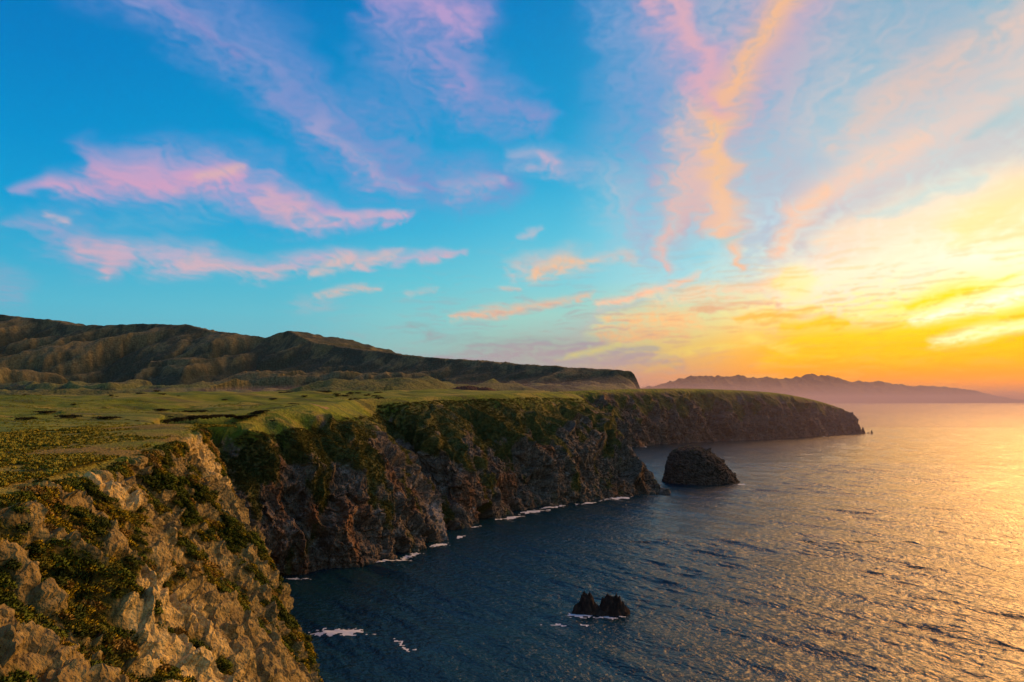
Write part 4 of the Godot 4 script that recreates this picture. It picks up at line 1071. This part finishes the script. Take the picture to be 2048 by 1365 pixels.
func stack_mesh() -> ArrayMesh:
	# a closed dome, flat-topped and sheer on its landward side, sloping to low horns on the other
	var ring := []
	for i in 25:
		var t := i / 24.0 * TAU
		var dir := Vector3(cos(t), 0, sin(t))
		var rx := 37.0 if dir.x > 0.0 else 35.0
		var slope := smoothstep(-0.2, 0.8, dir.x)
		var l := []
		for k in [[0.03, 34.0], [0.34, lerpf(33.5, 30.0, slope)], [0.66, lerpf(30.5, 20.0, slope)], [0.85, lerpf(22.0, 10.0, slope)], [0.96, lerpf(9.0, 5.5, slope)], [1.02, 0.0], [1.06, -8.0]]:
			l.append(Vector3(dir.x * rx, 0, dir.z * 25.0) * k[0] + Vector3(-4.0 * (1.0 - k[0]), k[1], 0))
		ring.append(l)
	var steps := []
	for i in 24:
		steps.append(12)
	var n := net(ring, steps, [10, 18, 18, 20, 16, 5])
	var pos: PackedVector3Array = n.pos
	var cols: int = n.cols
	var normal := grid_normals(pos, cols, n.rows, false)
	var col := PackedColorArray()
	col.resize(pos.size())
	for i in pos.size():
		var c := i % cols
		var p := pos[i - c] if c == cols - 1 else pos[i]
		var out := normal[i - c] if c == cols - 1 or c == 0 else normal[i]
		out *= signf(out.dot(p - Vector3(0, -20, 0)))
		var rg: float = noises.rough.get_noise_3d(p.x * 0.4, p.y * 0.5, p.z * 0.4)
		var lift: float = noises.crag.get_noise_3d(p.x * 0.7, p.y * 0.7, p.z * 0.7) * 1.1 + noises.slab.get_noise_3d(p.x * 0.4, p.y * 0.55, p.z * 0.4) * 0.8 + noises.chip.get_noise_3d(p.x * 0.5, p.y * 0.7, p.z * 0.5) * 0.6 + rg * 0.8
		pos[i] = p + out * lift
		var k := Color(0.10, 0.068, 0.046).lerp(Color(0.17, 0.115, 0.08), smoothstep(-0.3, 0.4, rg))
		k = k.lerp(Color(0.10, 0.10, 0.035), smoothstep(0.1, 0.5, noises.patch.get_noise_2d(p.x * 1.5, p.z * 1.5)) * smoothstep(0.6, 0.9, out.y))
		col[i] = k
	return grid_mesh(pos, cols, n.rows, col, PackedVector2Array(), false)


func bump(x: float, z: float, cx: float, cz: float, rx: float, rz: float, top: float, power: float) -> float:
	var d := sqrt(pow((x - cx) / rx, 2.0) + pow((z - cz) / rz, 2.0))
	return top * (1.0 - pow(d, power))


func sea_rocks() -> void:
	var stack := put("sea_stack", stack_mesh(), mats.cliff)
	stack.position = Vector3(187, 0, -690)
	tag(stack, "large dark dome-shaped sea stack off the headland's tip", "sea stack")
	var twin := put("sea_rock", rock_mesh(Vector2(28, 20), 0.16, func(x, z):
		var h := bump(x, z, -4.6, 0.0, 4.4, 4.4, 6.8, 1.6)
		h = maxf(h, bump(x, z, -2.6, 0.4, 3.0, 3.6, 3.8, 1.6))
		h = maxf(h, bump(x, z, 3.2, 0.0, 3.9, 4.0, 5.6, 2.0))
		h = maxf(h, bump(x, z, 6.0, 0.3, 3.6, 3.8, 5.2, 2.2))
		h = maxf(h, bump(x, z, -7.8, 0.6, 3.2, 3.0, 3.4, 1.6))
		h = maxf(h, bump(x, z, 0.0, 0.3, 10.4, 3.8, 1.6, 3.0))
		h = maxf(h, bump(x, z, 8.8, 0.6, 2.2, 2.4, 4.0, 1.6))
		h += noises.slab.get_noise_2d(x * 1.5, z * 1.5) * 0.9 * clampf(h * 0.4, 0.0, 1.0)
		return h, 1.5), mats.rock)
	twin.position = Vector3(33.5, 0, -267)
	tag(twin, "jagged black rock with two peaks washed by white foam", "sea rock")
	var horn := put("sea_rock_001", rock_mesh(Vector2(16, 14), 0.4, func(x, z): return bump(x, z, 0.0, 0.0, 6.0, 5.0, 17.0, 1.1), 1.2), mats.rock)
	horn.position = Vector3(868, 0, -1700)
	tag(horn, "pointed dark rock touching the end of the far headland", "sea rock")
	var small := put("sea_rock_002", rock_mesh(Vector2(22, 10), 0.4, func(x, z): return maxf(bump(x, z, 3.0, 0.0, 3.0, 3.0, 10.0, 1.2), bump(x, z, -5.0, 0.0, 5.0, 2.5, 2.5, 2.0)), 1.0), mats.rock)
	small.position = Vector3(888, 0, -1702)
	tag(small, "tiny rock alone in the water beyond the far headland's point", "sea rock")


	var crown := put("rock_outcrop", rock_mesh(Vector2(70, 30), 0.6, func(x, z): return maxf(bump(x, z, -6.0, 0.0, 24.0, 11.0, 6.0, 2.0), bump(x, z, 14.0, 0.0, 16.0, 9.0, 4.5, 2.0)), 1.4), mats.rust)
	crown.position = Vector3(-46, ground_height(-46, -790) - 1.0, -790)
	tag(crown, "low reddish-brown outcrop rising from the far edge of the meadow", "outcrop")


# ---------------------------------------------------------------- plants
func shrub_mesh(seed_: int, leaves: int, leaf: float, flat: float, a: Color, b: Color) -> ArrayMesh:
	# a low dome of leaf sprays, one metre wide
	var g := RandomNumberGenerator.new()
	g.seed = seed_
	var v := PackedVector3Array()
	var n := PackedVector3Array()
	var k := PackedColorArray()
	var lobes := []
	for i in 7:
		var t := g.randf() * TAU
		var d := g.randf_range(0.1, 0.36)
		lobes.append([Vector3(cos(t) * d, g.randf_range(0.05, 0.24) * flat, sin(t) * d), g.randf_range(0.14, 0.26)])
	for i in leaves:
		var l: Array = lobes[g.randi() % lobes.size()]
		var dir := Vector3(g.randfn(), absf(g.randfn()) * 0.9, g.randfn()).normalized()
		var p: Vector3 = l[0] + dir * l[1] * g.randf_range(0.7, 1.1) * Vector3(1, flat, 1)
		var out := (dir + Vector3(g.randfn(), g.randfn(), g.randfn()) * 0.4).normalized()
		var side := out.cross(Vector3(g.randfn(), g.randfn(), g.randfn())).normalized() * leaf * 0.5
		var tip := (out + Vector3.UP * 0.3).normalized() * leaf * g.randf_range(0.8, 1.5)
		var c := a.lerp(b, g.randf() * (0.5 if g.randf() < 0.75 else 1.0)) * g.randf_range(0.8, 1.2)
		for q in [p - side, p + tip * 0.5 + side * 0.7, p + tip, p - side, p + side, p + tip * 0.5 + side * 0.7]:
			v.append(q)
			n.append((dir + out * 0.3).normalized())
			k.append(c)
	var arr := []
	arr.resize(Mesh.ARRAY_MAX)
	arr[Mesh.ARRAY_VERTEX] = v
	arr[Mesh.ARRAY_NORMAL] = n
	arr[Mesh.ARRAY_COLOR] = k
	var m := ArrayMesh.new()
	m.add_surface_from_arrays(Mesh.PRIMITIVE_TRIANGLES, arr)
	return m


func stem_mesh() -> ArrayMesh:
	# woody twigs fanning out from one root
	var g := RandomNumberGenerator.new()
	g.seed = 19
	var st := SurfaceTool.new()
	st.begin(Mesh.PRIMITIVE_TRIANGLES)
	for i in 6:
		var t := i / 6.0 * TAU + g.randf()
		var tip := Vector3(cos(t) * 0.3, g.randf_range(0.18, 0.36), sin(t) * 0.3)
		var a := Vector3(-sin(t), 0, cos(t)) * 0.02
		var b := tip.cross(a).normalized() * 0.02
		var ring := [a, b, -a, -b]
		for k in 4:
			var p: Vector3 = ring[k]
			var q: Vector3 = ring[(k + 1) % 4]
			for v in [p + Vector3(0, -0.1, 0), tip + p * 0.3, q + Vector3(0, -0.1, 0), q + Vector3(0, -0.1, 0), tip + p * 0.3, tip + q * 0.3]:
				st.add_vertex(v)
	st.generate_normals()
	return st.commit()


func stuff(called: String, label: String, category: String, mesh: Mesh, where: Array) -> void:
	var mm := MultiMesh.new()
	mm.transform_format = MultiMesh.TRANSFORM_3D
	mm.mesh = mesh
	mm.instance_count = where.size()
	for i in where.size():
		mm.set_instance_transform(i, where[i])
	var o := MultiMeshInstance3D.new()
	o.name = called
	o.multimesh = mm
	o.material_override = mats.leaf
	o.set_meta("kind", "stuff")
	add_child(o)
	tag(o, label, category)


func plants() -> void:
	var g := RandomNumberGenerator.new()
	g.seed = 77
	var kinds := [
		["green", shrub_mesh(1, 320, 0.085, 0.75, Color(0.07, 0.105, 0.014), Color(0.12, 0.16, 0.022))],
		["dark green", shrub_mesh(2, 320, 0.085, 0.8, Color(0.04, 0.065, 0.014), Color(0.085, 0.11, 0.022))],
		["olive", shrub_mesh(10, 320, 0.075, 0.65, Color(0.12, 0.135, 0.02), Color(0.23, 0.21, 0.03))],
		["golden-yellow", shrub_mesh(3, 320, 0.075, 0.7, Color(0.18, 0.165, 0.014), Color(0.48, 0.36, 0.018))],
		["straw-brown", shrub_mesh(4, 260, 0.09, 0.6, Color(0.17, 0.12, 0.03), Color(0.36, 0.25, 0.07))],
	]
	var dark := [shrub_mesh(5, 1000, 0.045, 0.55, Color(0.018, 0.024, 0.010), Color(0.045, 0.045, 0.018)), shrub_mesh(6, 1000, 0.045, 0.5, Color(0.022, 0.026, 0.012), Color(0.05, 0.045, 0.02))]
	# on the near bluff
	var lots := [[], [], [], [], []]
	var eye := Vector3(0, 80, 0)
	var big := []
	for s in bluff_spots:
		if g.randf() > 0.9:
			continue
		var p: Vector3 = s[0] + Vector3(g.randf_range(-0.3, 0.3), 0, g.randf_range(-0.3, 0.3))
		var up: Vector3 = (s[1] + Vector3.UP * 0.8).normalized()
		var size := g.randf_range(0.6, 1.7)
		var b := Basis(Quaternion(Vector3.UP, up)) * Basis(Vector3.UP, g.randf() * TAU)
		var yellow: float = noises.clump.get_noise_3d(p.x * 0.8, p.y * 0.8, p.z * 0.8)
		var kind := clampi(int((yellow + g.randf_range(-0.38, 0.38)) * 4.0 + 2.1), 0, 4)
		var t := Transform3D(b.scaled(Vector3.ONE * size), p - up * 0.06)
		big.append([size / maxf(p.distance_to(eye), 12.0) if p.z < -20.0 else 0.0, kind, t])
	big.sort_custom(func(a, b): return a[0] > b[0])
	var twigs := stem_mesh()
	for i in big.size():
		var kind: int = big[i][1]
		if i < 300:
			var o := Node3D.new()
			o.name = "bluff_shrub" if i == 0 else "bluff_shrub_%03d" % i
			add_child(o)
			o.transform = big[i][2]
			put("foliage", kinds[kind][1], mats.leaf, "", o)
			put("stem", twigs, mats.bark, "", o)
			var high: bool = o.position.y > 70.5
			var hue: String = kinds[kind][0]
			if high:
				tag(o, "low %s shrub just below the grassy rim of the near bluff" % hue, "shrub", "%s shrubs under the bluff's rim" % hue)
			else:
				tag(o, "low %s shrub halfway down the rocky face of the near bluff" % hue, "shrub", "%s shrubs on the bluff's face" % hue)
		else:
			lots[kind].append(big[i][2])
	for k in 5:
		stuff(kinds[k][0].replace(" ", "_").replace("-", "_") + "_scrub", "mat of low %s scrub growing over the near bluff" % kinds[k][0], "scrub", kinds[k][1], lots[k])
	var scrub := []
	for q in head_spots:
		if g.randf() < 0.5:
			scrub.append(Transform3D((Basis(Quaternion(Vector3.UP, (q[1] + Vector3.UP).normalized())) * Basis(Vector3.UP, g.randf() * TAU)).scaled(Vector3.ONE * g.randf_range(0.9, 2.4)), q[0] - q[1] * 0.1))
	print("scrub ", scrub.size(), " shrubs ", big.size())
	stuff("coastal_scrub", "dark coastal scrub covering the upper slopes of the headland", "scrub", shrub_mesh(8, 160, 0.10, 0.6, Color(0.05, 0.07, 0.018), Color(0.13, 0.125, 0.025)), scrub)
	# dark bushes on the meadow
	for i in BUSHES.size():
		var q: Vector3 = BUSHES[i]
		var o := Node3D.new()
		o.name = "meadow_bush" if i == 0 else "meadow_bush_%03d" % i
		add_child(o)
		o.position = Vector3(q.x, ground_height(q.x, q.y) - 0.1, q.y)
		o.rotation.y = g.randf() * TAU
		o.scale = Vector3(q.z, minf(q.z * 0.9, 3.6), q.z) * 1.25
		put("foliage", dark[i % 2], mats.leaf, "", o)
		put("stem", twigs, mats.bark, "", o)
		if i < 16 or i >= 106:
			if q.z > 5.4:
				tag(o, "wide dark bush standing alone on the open green meadow", "bush", "large lone bushes on the meadow")
			else:
				tag(o, "small dark bush standing alone on the open green meadow", "bush", "small lone bushes on the meadow")
		elif i < 62:
			tag(o, "dark bush in the thicket that fills the meadow's shallow gully", "bush", "bushes of the gully thicket")
		else:
			tag(o, "dark bush in the loose thicket on the meadow's far crest above the headland", "bush", "bushes of the crest thicket")
	var sward := []
	for i in 40000:
		var x := g.randf_range(-330.0, -50.0)
		var z := g.randf_range(-420.0, -120.0)
		if noises.clump.get_noise_2d(x * 0.5, z * 0.5) + noises.patch.get_noise_2d(x, z) < 0.0 or x < z * 0.8 or not Geometry2D.is_point_in_polygon(Vector2(x, z), rim):
			continue
		sward.append(Transform3D(Basis(Vector3.UP, g.randf() * TAU).scaled(Vector3(1, 0.7, 1) * g.randf_range(0.35, 0.9)), Vector3(x, ground_height(x, z), z)))
	stuff("meadow_grass", "clumped green and yellow grass of the coastal meadow", "grass", shrub_mesh(12, 50, 0.2, 0.7, Color(0.19, 0.23, 0.018), Color(0.32, 0.31, 0.04)), sward)
	# grass on the bluff top
	var tufts := []
	for i in 70000:
		var x := g.randf_range(-100.0, -30.0)
		var z := g.randf_range(-125.0, -20.0)
		var edge := lerpf(-31.0, -49.0, clampf((-z - 25.0) / 83.0, 0, 1))
		if x > edge - 1.0 or noises.patch.get_noise_2d(x * 2.0, z * 2.0) + noises.clump.get_noise_2d(x, z) * 0.6 < -0.12:
			continue
		tufts.append(Transform3D(Basis(Vector3.UP, g.randf() * TAU).scaled(Vector3.ONE * g.randf_range(0.3, 0.75)), Vector3(x, ground_height(x, z) + 0.15, z)))
	stuff("dry_grass", "straw and green grass tufts on the top of the near bluff", "grass", shrub_mesh(9, 60, 0.22, 0.9, Color(0.21, 0.23, 0.022), Color(0.46, 0.36, 0.06)), tufts)
